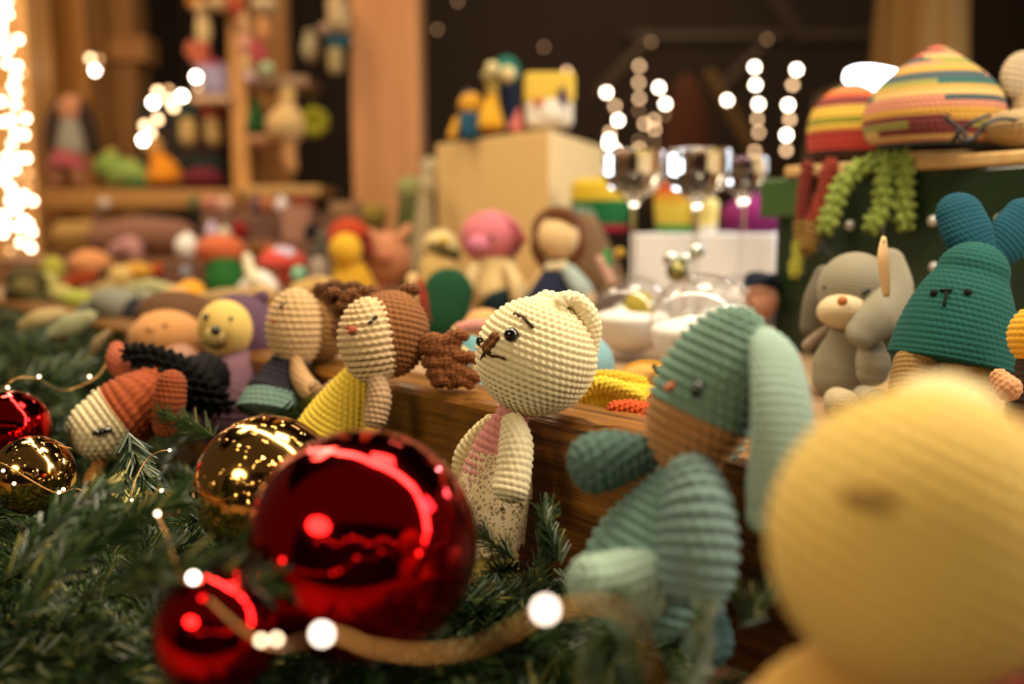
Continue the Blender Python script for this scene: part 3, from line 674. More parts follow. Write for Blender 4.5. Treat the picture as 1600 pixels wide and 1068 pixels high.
# sprigs that stand out of the bed
gl = [o for o in bpy.data.objects if o.name.startswith('fir_garland')]
for (px, py, d, hd, pt, k, sc) in ((190, 672, .61, -.75, -1.1, 0, .8), (196, 675, .61, -.4, -.9, 0, .8), (200, 678, .608, -1.2, -1.2, 0, .75), (330, 690, .64, 2.4, .2, 0, .8), (395, 660, .68, .3, .15, 0, .8), (10, 900, .43, .9, .5, 2, .9), (40, 905, .42, .7, .4, 2, .9), (90, 890, .43, .5, .35, 2, .9), (130, 935, .36, .35, .2, 2, .9), (180, 900, .37, -.2, .1, 2, .9), (15, 965, .40, 1.2, .5, 2, .8), (835, 890, .50, 1.2, .5, 3, .6), (870, 880, .50, 1.9, .6, 3, .6), (800, 880, .52, 2.4, .4, 3, .6), (1180, 970, .40, 2.0, .6, 3, .55), (1160, 990, .40, .9, .4, 3, .55), (985, 1090, .31, 1.5, .8, 3, .5), (1075, 1110, .31, 1.3, .7, 3, .5), (940, 1100, .31, 1.8, .5, 3, .5)):
    put_sprig(gl[k], P(px, py, d), hd, pt, random.uniform(0, 6), sc)

# ------------------------------------------------------------------ fairy lights on copper wire
FL_B = glow('fairy_bulb', '#ffd9b0', 6); FL_C = glow('fairy_bulb_cool', '#ffe6d2', 8)
copper = plain('#b98a4e', .35, .8)
BULB = {}
def bulb_mesh(key, mat, r):
    if key in BULB: return BULB[key]
    th = np.linspace(-90, 90, 14); K = np.array([(0, 0, r*math.sin(math.radians(x)), r*math.cos(math.radians(x))) for x in th])
    V, Fc, _ = sweep(K, na=12, nl=9, fdir=(1, 0, 0)); me = bpy.data.meshes.new('bulb'); me.from_pydata([tuple(v) for v in V], [], [tuple(f) for f in Fc]); me.update()
    me.materials.append(mat); me.polygons.foreach_set('use_smooth', [True]*len(me.polygons)); BULB[key] = me; return me
def put_bulb(parent, p, key, mat, r):
    o = bpy.data.objects.new('bulb', bulb_mesh(key, mat, r)); COL.objects.link(o); o.parent = parent; o.location = Vector(p)-Vector(OFF[parent.name]); return o
def wire_string(label, path, bulbs, wr, br, key, mat, group=None, name='fairy_light_string', wmat=None, sag=True):
    K = [np.append(P(x, y, d), wr) for x, y, d in path]; o0 = K[len(K)//2][:3]
    T = thing(name, label, 'light string', o0, group)
    V, Fc, _ = sweep(capped(K), na=6, nl=max(40, len(K)*8)); add('wire', V, Fc, wmat or copper, T)
    for b in bulbs: put_bulb(T, P(*b[:3]), b[3] if len(b) > 3 else key, MATS[b[3]] if len(b) > 3 else mat, b[4] if len(b) > 4 else br)
    return T
wire_string('copper fairy-light wire looping over the dark gold bauble', [(-20, 715, .56), (10, 727, .555), (45, 748, .55), (75, 765, .55), (95, 770, .55), (122, 764, .55), (160, 790, .56)], [(92, 769, .549), (99, 764, .55)], .0005, .0011, 'fb', FL_B)
wire_string('copper fairy-light wire dropping over the price tag', [(268, 703, .585), (250, 705, .585), (232, 715, .582), (218, 735, .575), (208, 762, .565), (205, 782, .56), (210, 800, .56)], [(265, 703, .584), (206, 781, .558), (207, 788, .558)], .0005, .0011, 'fb', FL_B)
wire_string('copper fairy-light wire running from the price tag to the small red bauble', [(228, 768, .53), (240, 772, .52), (254, 764, .51), (268, 780, .49), (280, 800, .47), (262, 805, .45), (248, 806, .42), (262, 840, .40), (272, 875, .375), (285, 905, .355), (310, 910, .345)], [(253, 766, .508), (246, 802, .418), (302, 902, .345, 'fairy_bulb_cool', .0018)], .0006, .0015, 'fb', FL_B)
wire_string('copper fairy-light wire sweeping in front of the largest red bauble', [(330, 940, .335), (380, 985, .315), (430, 1010, .30), (480, 1000, .27), (520, 990, .26), (580, 1012, .255), (660, 1022, .25), (740, 1012, .245), (800, 985, .24), (860, 955, .24), (930, 945, .235), (980, 960, .24), (1010, 1010, .25), (1030, 1090, .26)], [(408, 1000, .305), (432, 998, .30), (503, 990, .258, 'fairy_bulb_cool', .0021), (852, 952, .235, 'fairy_bulb_cool', .0024)], .0007, .0016, 'fb', FL_B)
wire_string('copper fairy-light wire behind the glossy red bauble at the garland end', [(-10, 620, .72), (12, 600, .72), (30, 590, .73), (60, 592, .74), (100, 610, .76), (150, 590, .78), (170, 565, .80), (195, 575, .78)], [(12, 605, .715), (61, 588, .735), (140, 588, .775), (167, 565, .79), (146, 612, .74), (147, 617, .735), (5, 735, .56), (22, 755, .55), (10, 615, .71)], .0005, .0013, 'fb', FL_B)
wire_string('copper fairy-light wire lost in the fir near the curly doll', [(40, 690, .62), (52, 706, .61), (60, 690, .60), (110, 700, .60)], [(53, 706, .6), (56, 720, .59), (50, 727, .59)], .0005, .0011, 'fb', FL_B)

# ------------------------------------------------------------------ big bulbs: lit post on the left, light strings behind
S_POST = glow('post_bulb', '#ffe2bd', 13); S_HI = glow('string_bulb_bright', '#ffe9cf', 24); S_MD = glow('string_bulb_warm', '#ffcf9c', 5); S_LO = glow('string_bulb_dim', '#e8b480', 1.8)
dark_wire = plain('#2a2018', .7)
zl = [(20, 30), (30, 55), (28, 5), (70, 150), (5, 95), (12, 135), (5, 185), (32, 185), (28, 240), (65, 250), (60, 290), (85, 275), (50, 325), (75, 345), (60, 350), (20, 355), (60, 400), (5, 385), (98, 450), (40, 455), (15, 462), (60, 505), (92, 512), (45, 545), (28, 595), (75, 600), (100, 600), (55, 640), (110, 660), (68, 665), (20, 685), (5, 640), (42, 715), (102, 715), (90, 740), (125, 762), (40, 760), (75, 770), (55, 795), (15, 815), (90, 835), (108, 850), (70, 860), (120, 880), (25, 855), (12, 885), (78, 920), (38, 950), (118, 940), (60, 990)]
zl = [(x/2.43, y/2.43) for x, y in zl]
for k in range(3):
    sub = sorted([q for i, q in enumerate(zl) if i % 3 == k], key=lambda q: q[1])
    path = [(sub[0][0], -60, 2.33)]+[(x, y, 2.33+.02*k) for x, y in sub]
    wire_string(('light string of bright bulbs draped down the pale timber post, ends lowest', 'light string of bright bulbs draped down the pale timber post, hung nearest its edge', 'light string of bright bulbs draped down the pale timber post, wound between the other two')[k], path,
                [(x, y, 2.32+.02*k, 'string_bulb_dim' if (i+k) % 6 == 5 else 'post_bulb', .0062) for i, (x, y) in enumerate(sub)], .0012, .0085, 'string_bulb_bright', S_HI, None, 'light_string', dark_wire)
def zc(L, x0, y0, sc, d, r): return [(x/sc+x0, y/sc+y0, d, {'h': 'string_bulb_bright', 'm': 'string_bulb_warm', 'l': 'string_bulb_dim'}[k], r) for x, y, k in L]
S1, R1 = 3.955, .0082
for lab, L, d in (('light string hanging right beside the cream display box', [(267, 373, 'h'), (320, 457, 'm'), (340, 545, 'h'), (288, 622, 'm'), (285, 665, 'h'), (282, 690, 'h'), (320, 730, 'h')], 3.6),
                  ('straight light string of warm bulbs above the first wine glass', [(545, 62, 'l'), (470, 210, 'm'), (467, 312, 'm'), (470, 410, 'm'), (466, 487, 'l'), (465, 672, 'l'), (470, 720, 'm')], 3.7),
                  ('light string with a tangled cluster of bulbs above the first wine glass', [(592, 343, 'h'), (632, 443, 'h'), (625, 510, 'l'), (560, 545, 'm'), (502, 568, 'm'), (565, 600, 'm'), (560, 670, 'l')], 3.65),
                  ('single bulb on a wire beside the slanting tan pole', [(1260, 45, 'l'), (1014, 421, 'h')], 3.8),
                  ('straight light string hanging above the smallest wine glass', [(1183, 217, 'h'), (1188, 327, 'h'), (1207, 445, 'h'), (1200, 537, 'm'), (1208, 620, 'm'), (1184, 737, 'm')], 3.6),
                  ('light string hanging in front of the tan canvas flap', [(1442, 232, 'h'), (1418, 327, 'm'), (1390, 450, 'h'), (1400, 540, 'm'), (1380, 637, 'h'), (1378, 730, 'm')], 3.1)):
    bl = zc(L, 880, 50, S1, d, R1*d/3.6)
    top = (bl[0][0]+6, -60, d); wire_string(lab, [top]+[b[:3] for b in bl], bl, .0012, R1, 'string_bulb_bright', S_HI, None, 'light_string', dark_wire)
for lab, L, d in (('light string with a cluster of bulbs beside the gnome pair', [(1225, 480, 'h'), (1240, 545, 'l'), (1137, 600, 'h'), (1055, 560, 'l'), (1060, 625, 'm'), (1085, 670, 'm'), (985, 572, 'm'), (957, 640, 'h'), (985, 747, 'm'), (905, 785, 'm'), (940, 830, 'm'), (893, 875, 'h')], 2.2),
                  ('two bulbs on a wire at the broad brown timber post', [(565, 365, 'm'), (620, 370, 'l'), (595, 440, 'h')], 2.6)):
    bl = zc(L, 0, 0, 4, d, R1*d/3.6)
    wire_string(lab, [(bl[0][0], -60, d)]+[b[:3] for b in bl], bl, .001, R1, 'string_bulb_bright', S_HI, None, 'light_string', dark_wire)
wire_string('dim light string high in the dark tent above the toy box', [(640, -40, 3.9), (683, 46, 3.9), (715, 2, 3.9), (850, 73, 3.9), (886, 112, 3.8)], [(683, 46, 3.9, 'string_bulb_dim', .009), (715, 2, 3.9, 'string_bulb_dim', .009), (850, 73, 3.9, 'string_bulb_dim', .007), (886, 112, 3.8, 'string_bulb_warm', .008)], .001, R1, 'string_bulb_dim', S_LO, None, 'light_string', dark_wire)

# ------------------------------------------------------------------ hats and things on the green crate
HATC = ['#b8964e', '#a8423c', '#cdaa6c', '#2c5f58', '#c4826a', '#c0923e', '#743838', '#8f8c48', '#d6c296', '#c0603f', '#44545a']
hm = [yarn(c) for c in HATC]; hr = random.Random(3)
tab = {}
def hatfn(t, u):
    row = int(t*24); seg = int((u*7+row*.37) % 7)
    if t > .93: return 1 if t > .96 else 9
    if t < .10: return 10
    if row not in tab: tab[row] = (hr.choice((0, 2, 8, 4, 7, 2, 10, 5)), hr.choice((1, 3, 9, 3, 6, 4, 10)), hr.randrange(7), hr.randrange(1, 4))
    a, b, s0, ln = tab[row]; return b if (seg-s0) % 7 < ln else a
T = thing('striped_hat', 'pointed multicoloured crochet hat with coral tip on the crate lid', 'hat', P(1455, 232, .86))
lathe('crown', 1455, 232, .86, [(62, 0), (88, 8), (100, 28), (101, 52), (95, 76), (80, 98), (57, 119), (32, 138), (15, 150), (1, 156)], None, T, rows=8.5, amp=.3, matfn=hatfn, mats=hm, na=90)
tab2 = ['#40302a', '#40302a', '#b8433a', '#b8433a', '#a83c34', '#d9b24a', '#8a8a30', '#d9b24a', '#d9b24a', '#7c3a3a', '#7c3a3a', '#d0653c', '#d98a4a', '#40655c', '#d98a4a', '#d98a4a']
hm2 = [yarn(c) for c in tab2]
T = thing('striped_hat', 'round crochet hat with yellow, red and brown stripes on the crate lid', 'hat', P(1325, 254, .97))
lathe('crown', 1325, 254, .97, [(50, 0), (58, 10), (62, 32), (62, 58), (54, 84), (36, 104), (16, 116), (1, 119)], None, T, rows=8, amp=.3, matfn=lambda t, u: min(15, int(t*16)), mats=hm2, na=80)
# white oval object behind the hats; its brightness is added as emission
T = thing('glowing_oval', 'white oval object behind the striped hats, given an added glow', 'glowing_oval', P(1392, 262, 1.22)); T.location.z = PLAT; OFF[T.name] = np.array(T.location)
lc = P(1392, 135, 1.22)
OVAL_GLOW = glow('oval_glow_white', '#eef2ff', 9)
ball('oval_body', 1390, 136, 1.22, 74, 25, OVAL_GLOW, T, (.30, 1, 0), rz=30)
K = [np.append(np.array((lc[0], lc[1], PLAT)), .006), np.append(lc, .006)]; V, Fc, _ = sweep(capped(K), na=10, nl=6); add('stem', V, Fc, plain('#d8d8d8', .4), T)  # stem and base added to stand the oval on the platform
K = [np.append(np.array((lc[0], lc[1], PLAT)), .035), np.append(np.array((lc[0], lc[1], PLAT+.006)), .033)]; V, Fc, _ = sweep(capped(K, 0, 0), na=24, nl=10); add('base', V, Fc, plain('#d8d8d8', .4), T)
lp = bpy.data.lights.new('added_backlight', 'POINT'); lp.energy = 2.2; lp.color = (.86, .92, 1); lp.shadow_soft_size = .04  # cool point light added with the oval to backlight the hats
lo = bpy.data.objects.new('added_backlight', lp); COL.objects.link(lo); lo.parent = T; lo.location = (P(1370, 88, 1.28)-OFF[T.name])
# grey-beige toy with wire spectacles
T = thing('crochet_mouse', 'beige crochet mouse with black wire spectacles lying on the crate lid', 'mouse', P(1600, 222, .80)); T.location.z = GT; OFF[T.name] = np.array(T.location)
H = ball('head', 1592, 200, .80, 50, 26, '#a8906a', T, (.1, 1, 0), rows=9, amp=.35)
ball('ear', 1598, 118, .83, 33, 38, '#b3a184', T, (.3, 1, 0), rz=14, rows=9, amp=.35)
limb('neck', [(1600, 180, .83, 18), (1602, 150, .83, 16)], '#a8906a', T, rows=9)
SP = limb('spectacles', [(1478, 184, .77, 3.6), (1500, 202, .765, 3.6), (1518, 219, .76, 3.6), (1540, 195, .755, 3.4), (1562, 186, .755, 3.4), (1586, 187, .755, 3.4)], plain('#0b0a0c', .3), T, na=8, nl=60)
limb('temple', [(1488, 222, .77, 3.2), (1500, 205, .765, 3.2), (1520, 190, .76, 3.2), (1545, 180, .76, 3.2)], plain('#0b0a0c', .3), SP, na=8, nl=40)
limb('nose_pad', [(1496, 205, .765, 3), (1500, 217, .765, 3), (1516, 219, .76, 3), (1530, 205, .76, 3)], plain('#0b0a0c', .3), SP, na=8, nl=40)
# hanging crochet tassels
def tassel(T, pts, d, rpx, cols, rows=11):
    n = len(pts)-1
    limb('strand', [(x, y, d, rpx) for x, y in pts], None, T, rows=rows, amp=.75, bead=.6, bands=[(c[0], c[1]) for c in cols])
T = thing('crochet_tassel', 'rust red crochet tassel fading to lime hanging over the crate edge', 'tassel', P(1270, 300, .95))
tassel(T, [(1262, 262), (1256, 300), (1252, 345), (1248, 390), (1242, 425)], .94, 9, [(.5, '#7a2f28'), (.68, '#8a6a30'), (1, '#a5a03c')])
tassel(T, [(1298, 262), (1290, 300), (1278, 330), (1268, 360), (1262, 385)], .935, 13, [(.65, '#8f3a2a'), (1, '#8a6a34')])
T = thing('crochet_tassel', 'green curly crochet tassel spilling over the crate edge', 'tassel', P(1370, 260, .90))
gcol = [(1, '#7c8a3c')]
tassel(T, [(1400, 246), (1372, 252), (1345, 262), (1322, 280), (1308, 305), (1298, 335), (1292, 352)], .87, 13, gcol, 17)
tassel(T, [(1390, 250), (1382, 275), (1380, 300), (1378, 325), (1364, 350)], .86, 13, gcol, 17)
tassel(T, [(1410, 246), (1412, 270), (1412, 300), (1412, 325), (1414, 345)], .855, 14, gcol, 17)
T = thing('clothes_peg', 'pale wooden clothes peg hanging under the green tassel', 'peg', P(1383, 468, .80))
limb('prong', [(1381, 372, .69, 4), (1380, 400, .685, 9), (1383, 440, .685, 8), (1385, 462, .685, 5)], plain('#d9b07a', .6), T, flat=.4, caps=(.6, .3))
limb('cord', [(1378, 350, .84, 1.5), (1381, 376, .69, 1.5)], '#2a2018', T)
for lab, px, py, r in (('clear bead on the crate front beside the teal ear', 1459, 417, 8), ('white shiny bead between the teal ears', 1564, 344, 11), ('clear bead high on the crate front beside the teal ear', 1458, 345, 9), ('shiny bead on the crate front below the green tassel', 1328, 352, 8)):
    a_, b_ = np.array([(px-800)/F, -1.]), 0; M_ = np.array([[(px-800)/F, -(cB-cA)[0]], [1., -(cB-cA)[1]]]); d_ = float(np.linalg.solve(M_, cA)[0])-.006
    q = P(px, py, d_); o = sphere_at('glass_bead', q, r*d_/F, plain('#c9c9c4', .08, .6), None); tag(o, lab, 'bead')

# ------------------------------------------------------------------ wine glasses, clear baubles, bells
GL = glass()
def wineglass(label, px, ytop, d, rpx, hb, hs):
    c = P(px, 350, d); s = d/F; zt_ = .24+(350-ytop)*s; T = thing('wine_glass', label, 'glass', (c[0], c[1], PLAT))
    z0 = PLAT; r = rpx*s; zb = zt_-hb*s
    prof = [(.0006, z0+.001), (r*.75, z0+.001), (r*.78, z0+.0025), (r*.2, z0+.005), (.0035, z0+.016), (.003, (z0+zb)/2), (.0035, zb-.008), (r*.35, zb+.004), (r*.80, zb+.016), (r, zb+.030), (r, zt_), (r-.0015, zt_), (r-.0015, zb+.031), (r*.80-.0015, zb+.018), (r*.33, zb+.007), (.0008, zb+.004)]
    K = np.array([(c[0], c[1], z, q) for q, z in prof]); K = np.concatenate([np.linspace(K[i], K[i+1], 8, endpoint=False) for i in range(len(K)-1)]+[K[-1:]])
    V, Fc, _ = sweep(K, na=48, nl=120); add('glass_body', V, Fc, GL, T); return T
wineglass('wine glass in front of the yellow, green and red striped pot', 990, 238, 1.18, 50, 74, 0)
wineglass('wine glass in front of the rainbow pot', 1088, 236, 1.12, 52, 78, 0)
wineglass('smaller wine glass beside the purple beret', 1160, 248, 1.22, 36, 62, 0)
def clearball(label, px, py, d, r, up, inside):
    c = P(px, py, d); R = r*d/F; T = thing('clear_bauble', label, 'bauble', (c[0], c[1], c[2]-R))
    sphere_at('shell', c, R, thin_clear(), T, na=48, nl=32)
    cap(T, c, R, up, plain('#c8c8c0', .25, 1)); inside(T, c, R, d); return T
def snow(T, c, R, d):
    K = [np.append(c+np.array((0, 0, R*.965*math.sin(math.radians(a)))), R*.965*math.cos(math.radians(a))) for a in np.linspace(-90, -2, 12)]
    K += [np.append(c+np.array((0, 0, R*h)), R*q) for q, h in ((.80, .06), (.5, .14), (.2, .19), (.002, .2))]
    V, Fc, _ = sweep(np.array(K), na=36, nl=30); add('snow', V, Fc, yarn('#f2ece6'), T)
def snow_leaf(T, c, R, d):
    snow(T, c, R, d); sphere_at('moss', c+np.array((R*.15, -R*.2, .22*R)), R*.40, yarn('#a99a3c'), T)
clearball('clear bauble with moss and snow inside beside the bear ear', 988, 492, .94, 62, (-.2, 1, 0), snow_leaf)
clearball('larger clear bauble filled with white snow behind the blue-grey bunny', 1098, 510, .82, 84, (-.1, 1, 0), snow)
clearball('clear bauble standing between the two snow baubles', 1150, 490, 1.05, 60, (.1, 1, 0), snow)
BELL = plain('#c9ccc4', .12, 1)
q0 = P(1075, 480, 1.0); T = thing('bead_spray', 'wire spray of silver and brass ball beads beside the wine stems', 'ornament', (q0[0], q0[1], PLAT))
top = P(1072, 415, 1.0)
V, Fc, _ = sweep(capped([np.append((q0[0], q0[1], PLAT), .0012), np.append((q0[0]-.004, q0[1], (PLAT+top[2])/2), .0012), np.append(top, .0012)]), na=8, nl=20); st_ = add('stem', V, Fc, copper, T)
for px, py, r, m in ((1050, 405, 14, BELL), (1058, 424, 17, plain('#8a8450', .18, 1)), (1088, 392, 13, BELL), (1072, 404, 10, plain('#d8e0da', .15, 1)), (1082, 438, 7, BELL)):
    q = P(px, py, 1.0); sphere_at('bead', q, r/F, m, T)
    V, Fc, _ = sweep(capped([np.append(top, .0008), np.append((top+q)/2+np.array((0, 0, .002)), .0008), np.append(q, .0008)]), na=6, nl=10); add('twig', V, Fc, copper, st_)
# pots on the white box
zW = .24-15/F*1.3
def onbox(name, label, cat, px, d, prof, cols, rows=7):
    c = P(px, 350, d); ybase = 350+(.24-zW)*F/d
    T = thing(name, label, cat, (c[0], c[1], zW)); ms = [yarn(x) for x in cols]; n = len(cols)
    lathe('knit_body', px, ybase, d, prof, None, T, rows=rows, amp=.2, matfn=lambda t, u: min(n-1, int(t*n)), mats=ms); return T
onbox('crochet_pot', 'crochet pot striped yellow, green and crimson on the white box', 'pot', 938, 1.42, [(1, 0), (40, 1), (44, 14), (46, 40), (46, 70), (42, 80), (36, 82), (2, 80)], ['#9a2038', '#9a2038', '#9a2038', '#1f6a3a', '#1f6a3a', '#d9b832', '#d9b832', '#d9b832', '#c9a82a'])
onbox('crochet_pot', 'rainbow crochet pot fading from orange to green on the white box', 'pot', 1058, 1.40, [(1, 0), (32, 1), (34, 12), (36, 36), (36, 62), (32, 74), (2, 76)], ['#2f7a48', '#2f7a48', '#4a8a44', '#d9c04a', '#e0c850', '#e0a83a', '#d0562e', '#c8452a', '#8f2a20'])
onbox('crochet_pot', 'dark brown crochet pot behind the rainbow pot', 'pot', 1018, 1.46, [(1, 0), (24, 1), (26, 30), (24, 62), (2, 64)], ['#241a12', '#2a1e14'])
onbox('crochet_cup', 'pale yellow crochet cup beside the rainbow pot', 'cup', 1102, 1.36, [(1, 0), (16, 1), (18, 26), (18, 50), (2, 54)], ['#d8d0c0', '#e6cf78', '#ecd98a'])
onbox('beret', 'purple beret on the white box beside the crate', 'hat', 1178, 1.38, [(1, 0), (46, 4), (54, 18), (48, 38), (30, 52), (10, 58), (1, 59)], ['#6a1450', '#7a1a5c'])

# ------------------------------------------------------------------ blurred toys of the background
def toy(name, label, cat, px, py, d, z=None, group=None):
    q = P(px, py, d); return thing(name, label, cat, (q[0], q[1], PLAT if z is None else z), group)
def cube(T, name, x0, y0, x1, y1, d, th, col, bev=.008): return pbox(name, x0, y0, x1, y1, d, th, yarn(col) if isinstance(col, str) else col, T, bev)
# on the cream box
D = 1.60; zB = zt
T = toy('plush_figure', 'yellow-headed plush in blue overalls on the cream box', 'plush', 735, 215, D, zB)
limb('body', [(734, 205, D, 17), (735, 188, D, 18)], '#23506a', T); ball('head', 737, 164, D, 21, 19, '#d39a2e', T); ball('cap', 733, 148, D, 12, 7, '#5a4a5c', T); limb('arm', [(714, 188, D, 6), (706, 212, D, 7)], '#d39a2e', T)
T = toy('plush_bird', 'yellow plush bird with teal hood and cream eyes on the cream box', 'plush', 768, 212, D-.02, zB)
limb('body', [(770, 150, D-.02, 8), (767, 180, D-.02, 18), (768, 200, D-.02, 21)], '#dba52c', T, caps=(1, .2)); H = ball('hood', 791, 112, D, 22, 24, '#1f6a58', T)
limb('cloak', [(795, 140, D, 14), (795, 195, D, 15)], '#1c2440', T); limb('neck', [(768, 128, D-.02, 10), (770, 150, D-.02, 8)], '#b99a4a', T)
ball('eye', 769, 107, D-.05, 11, 11, '#d8c690', H); ball('eye', 793, 116, D-.05, 13, 13, '#d8c690', H); ball('cheek', 762, 118, D-.04, 10, 9, '#a9a070', H)
T = toy('felt_cone', 'small pink felt cone between the bird and the yellow-white cube on the cream box', 'ornament', 812, 208, D-.05, zB)
limb('cone', [(812, 170, D-.06, 3), (808, 192, D-.06, 10), (806, 204, D-.06, 14)], '#c9706a', T, caps=(1, .1))
T = toy('plush_cube', 'yellow and white plush cube with purple patch on the cream box', 'plush', 858, 200, D-.08, zB)
cube(T, 'white_half', 822, 158, 896, 196, 1.50, .07, '#d8cdbb'); cube(T, 'yellow_half', 819, 112, 899, 160, 1.50, .072, '#dcb84a'); ball('patch', 879, 153, 1.497, 7, 18, '#3a2050', T, rz=3); ball('nose', 842, 160, 1.497, 9, 7, '#b8582e', T, rz=5); ball('white_cheek', 862, 170, 1.497, 20, 16, '#e0d6c4', T, rz=3)
# row in front of the cream box
T = toy('plush_pig', 'pink-headed plush animal in cream jumper and navy trousers before the cream box', 'plush', 770, 490, 1.28)
H = ball('head', 768, 372, 1.27, 50, 43, '#c87078', T, (.1, 1, 0)); ball('snout', 748, 382, 1.235, 18, 16, '#cc7a92', H); limb('ear', [(783, 340, 1.245, 6), (800, 355, 1.24, 9), (815, 375, 1.24, 8)], '#a04a52', T, flat=.5); eye(H, 768, 371, 4, 1.23)
limb('jumper', [(772, 420, 1.27, 36), (774, 455, 1.27, 42)], '#d8bd86', T); limb('trousers', [(778, 466, 1.265, 38), (778, 478, 1.265, 34)], '#1a3238', T); limb('arm', [(795, 418, 1.235, 10), (806, 445, 1.23, 13), (812, 470, 1.23, 12)], '#dcc490', T, bands=[(.8, '#dcc490'), (1, '#c87078')]); limb('arm', [(742, 420, 1.24, 10), (732, 445, 1.24, 12)], '#dcc490', T)
T = toy('rag_doll', 'brown-haired rag doll in navy pinafore and pale sleeves before the cream box', 'doll', 875, 500, 1.22)
H = ball('face', 872, 372, 1.20, 34, 36, '#d8b684', T); ball('hair', 872, 362, 1.235, 42, 40, '#5a3418', T)
limb('hair_lock', [(842, 360, 1.2, 9), (840, 390, 1.2, 11), (850, 415, 1.2, 6)], '#5a3418', T); limb('hair_lock', [(898, 350, 1.2, 10), (904, 385, 1.2, 12), (892, 415, 1.2, 8)], '#6a3a1c', T); limb('fringe', [(860, 334, 1.185, 7), (880, 336, 1.18, 8), (895, 348, 1.185, 8)], '#5f381a', T)
limb('collar', [(858, 418, 1.19, 8), (880, 416, 1.185, 9)], '#d8c8a0', T); limb('pinafore', [(868, 425, 1.2, 22), (864, 455, 1.2, 36), (860, 480, 1.2, 44)], '#1a2036', T); limb('arm', [(890, 425, 1.18, 12), (908, 450, 1.17, 16), (918, 468, 1.17, 14)], '#b0bab2', T, bands=[(.7, '#9fb0ac'), (1, '#d8bd9a')]); limb('arm', [(848, 430, 1.2, 10), (834, 458, 1.2, 11)], '#d8b684', T)
T = toy('plush_melon', 'green plush watermelon slice with red edge before the cream box', 'plush', 688, 500, 1.15)
limb('rind', [(700, 458, 1.15, 40), (690, 485, 1.15, 42)], '#17452c', T, flat=.5); limb('flesh', [(655, 436, 1.14, 4), (662, 465, 1.14, 6), (672, 498, 1.14, 6)], '#a02a22', T); limb('rim', [(645, 436, 1.15, 10), (648, 470, 1.15, 10), (655, 495, 1.15, 8)], '#d8b880', T)
T = toy('plush_lamb', 'cream plush lamb with olive bow before the cream box', 'plush', 690, 470, 1.38)
ball('head', 688, 385, 1.38, 28, 26, '#d6bd84', T); limb('bow', [(672, 382, 1.355, 5), (690, 390, 1.35, 6), (712, 398, 1.36, 8)], '#4a4420', T); ball('flower', 692, 376, 1.35, 8, 6, '#c9a82e', T); limb('body', [(690, 425, 1.38, 36), (695, 460, 1.38, 44)], '#c9a868', T)
T = toy('plush_frog', 'sage green plush peeping past the cream box edge', 'plush', 640, 400, 1.75)
ball('head', 641, 298, 1.75, 22, 24, '#8a8a56', T); limb('body', [(642, 330, 1.75, 22), (645, 370, 1.75, 26), (645, 440, 1.75, 26)], '#4f5228', T); ball('ear', 672, 265, 1.78, 14, 20, '#b8a888', T)
T = toy('plush_rabbit', 'grey-beige plush rabbit pressed against the cream box side', 'plush', 666, 420, 1.66)
limb('body', [(664, 300, 1.66, 10), (662, 350, 1.66, 16), (660, 420, 1.66, 22)], '#9a8866', T); ball('head', 667, 290, 1.66, 14, 18, '#a89874', T)
T = toy('plush_pig', 'salmon pink plush pig beside the red-haired doll', 'plush', 605, 470, 1.5)
ball('body', 604, 405, 1.5, 38, 44, '#b87a56', T); limb('ear', [(625, 370, 1.48, 8), (638, 355, 1.48, 6)], '#c98a60', T); limb('ear', [(585, 372, 1.48, 7), (580, 362, 1.48, 6)], '#c98a60', T); ball('snout', 600, 402, 1.46, 14, 11, '#b06a4a', T); limb('feet', [(590, 450, 1.48, 12), (590, 470, 1.48, 12)], '#a86a48', T)
T = toy('rag_doll', 'red-haired doll in yellow before the thick timber post', 'doll', 545, 470, 1.45)
ball('hair', 545, 370, 1.46, 34, 30, '#a83a16', T); ball('face', 540, 390, 1.43, 26, 26, '#d6a52a', T); limb('hair_lock', [(570, 370, 1.44, 9), (576, 395, 1.44, 8)], '#6a2012', T); limb('dress', [(545, 415, 1.45, 24), (550, 440, 1.45, 34), (552, 455, 1.45, 36)], '#c99a26', T)
T = toy('plush_bear', 'brown plush bear behind the red-haired doll', 'plush', 535, 430, 1.75)
ball('head', 540, 338, 1.75, 26, 24, '#7a5a3c', T); ball('ear', 520, 322, 1.75, 8, 9, '#7a5a3c', T); ball('ear', 560, 322, 1.75, 8, 9, '#7a5a3c', T); limb('body', [(540, 375, 1.75, 26), (540, 420, 1.75, 30)], '#8a6a3a', T)
T = toy('plush_bear', 'olive plush bear behind the salmon pig', 'plush', 585, 430, 1.85)
ball('head', 582, 340, 1.85, 24, 22, '#8a7430', T); ball('ear', 566, 326, 1.85, 8, 8, '#9a8440', T); ball('ear', 598, 326, 1.85, 8, 8, '#9a8440', T); limb('body', [(582, 375, 1.85, 24), (582, 410, 1.85, 28)], '#5a4a22', T)
T = toy('plush_mole', 'brown plush body slumped behind the rag doll', 'plush', 930, 500, 1.35)
limb('body', [(915, 360, 1.35, 26), (925, 410, 1.34, 38), (935, 455, 1.33, 46)], '#7a5c3e', T); limb('arm', [(912, 345, 1.36, 22), (900, 340, 1.36, 14)], '#5f6a5c', T); ball('head', 905, 342, 1.37, 20, 20, '#66705f', T)
T = toy('ribbon_figure', 'small green and pink figure under the striped pot', 'ornament', 955, 440, 1.15)
limb('green_part', [(948, 395, 1.15, 6), (950, 412, 1.15, 7)], '#2f8a4a', T); limb('pink_part', [(938, 405, 1.15, 7), (948, 425, 1.15, 8), (955, 440, 1.15, 8)], '#c9a090', T); ball('gold_bead', 968, 395, 1.15, 9, 8, '#b8963a', T)
T = toy('small_doll', 'small pink-faced doll with navy hat between crate and clear baubles', 'doll', 1190, 500, 1.02)
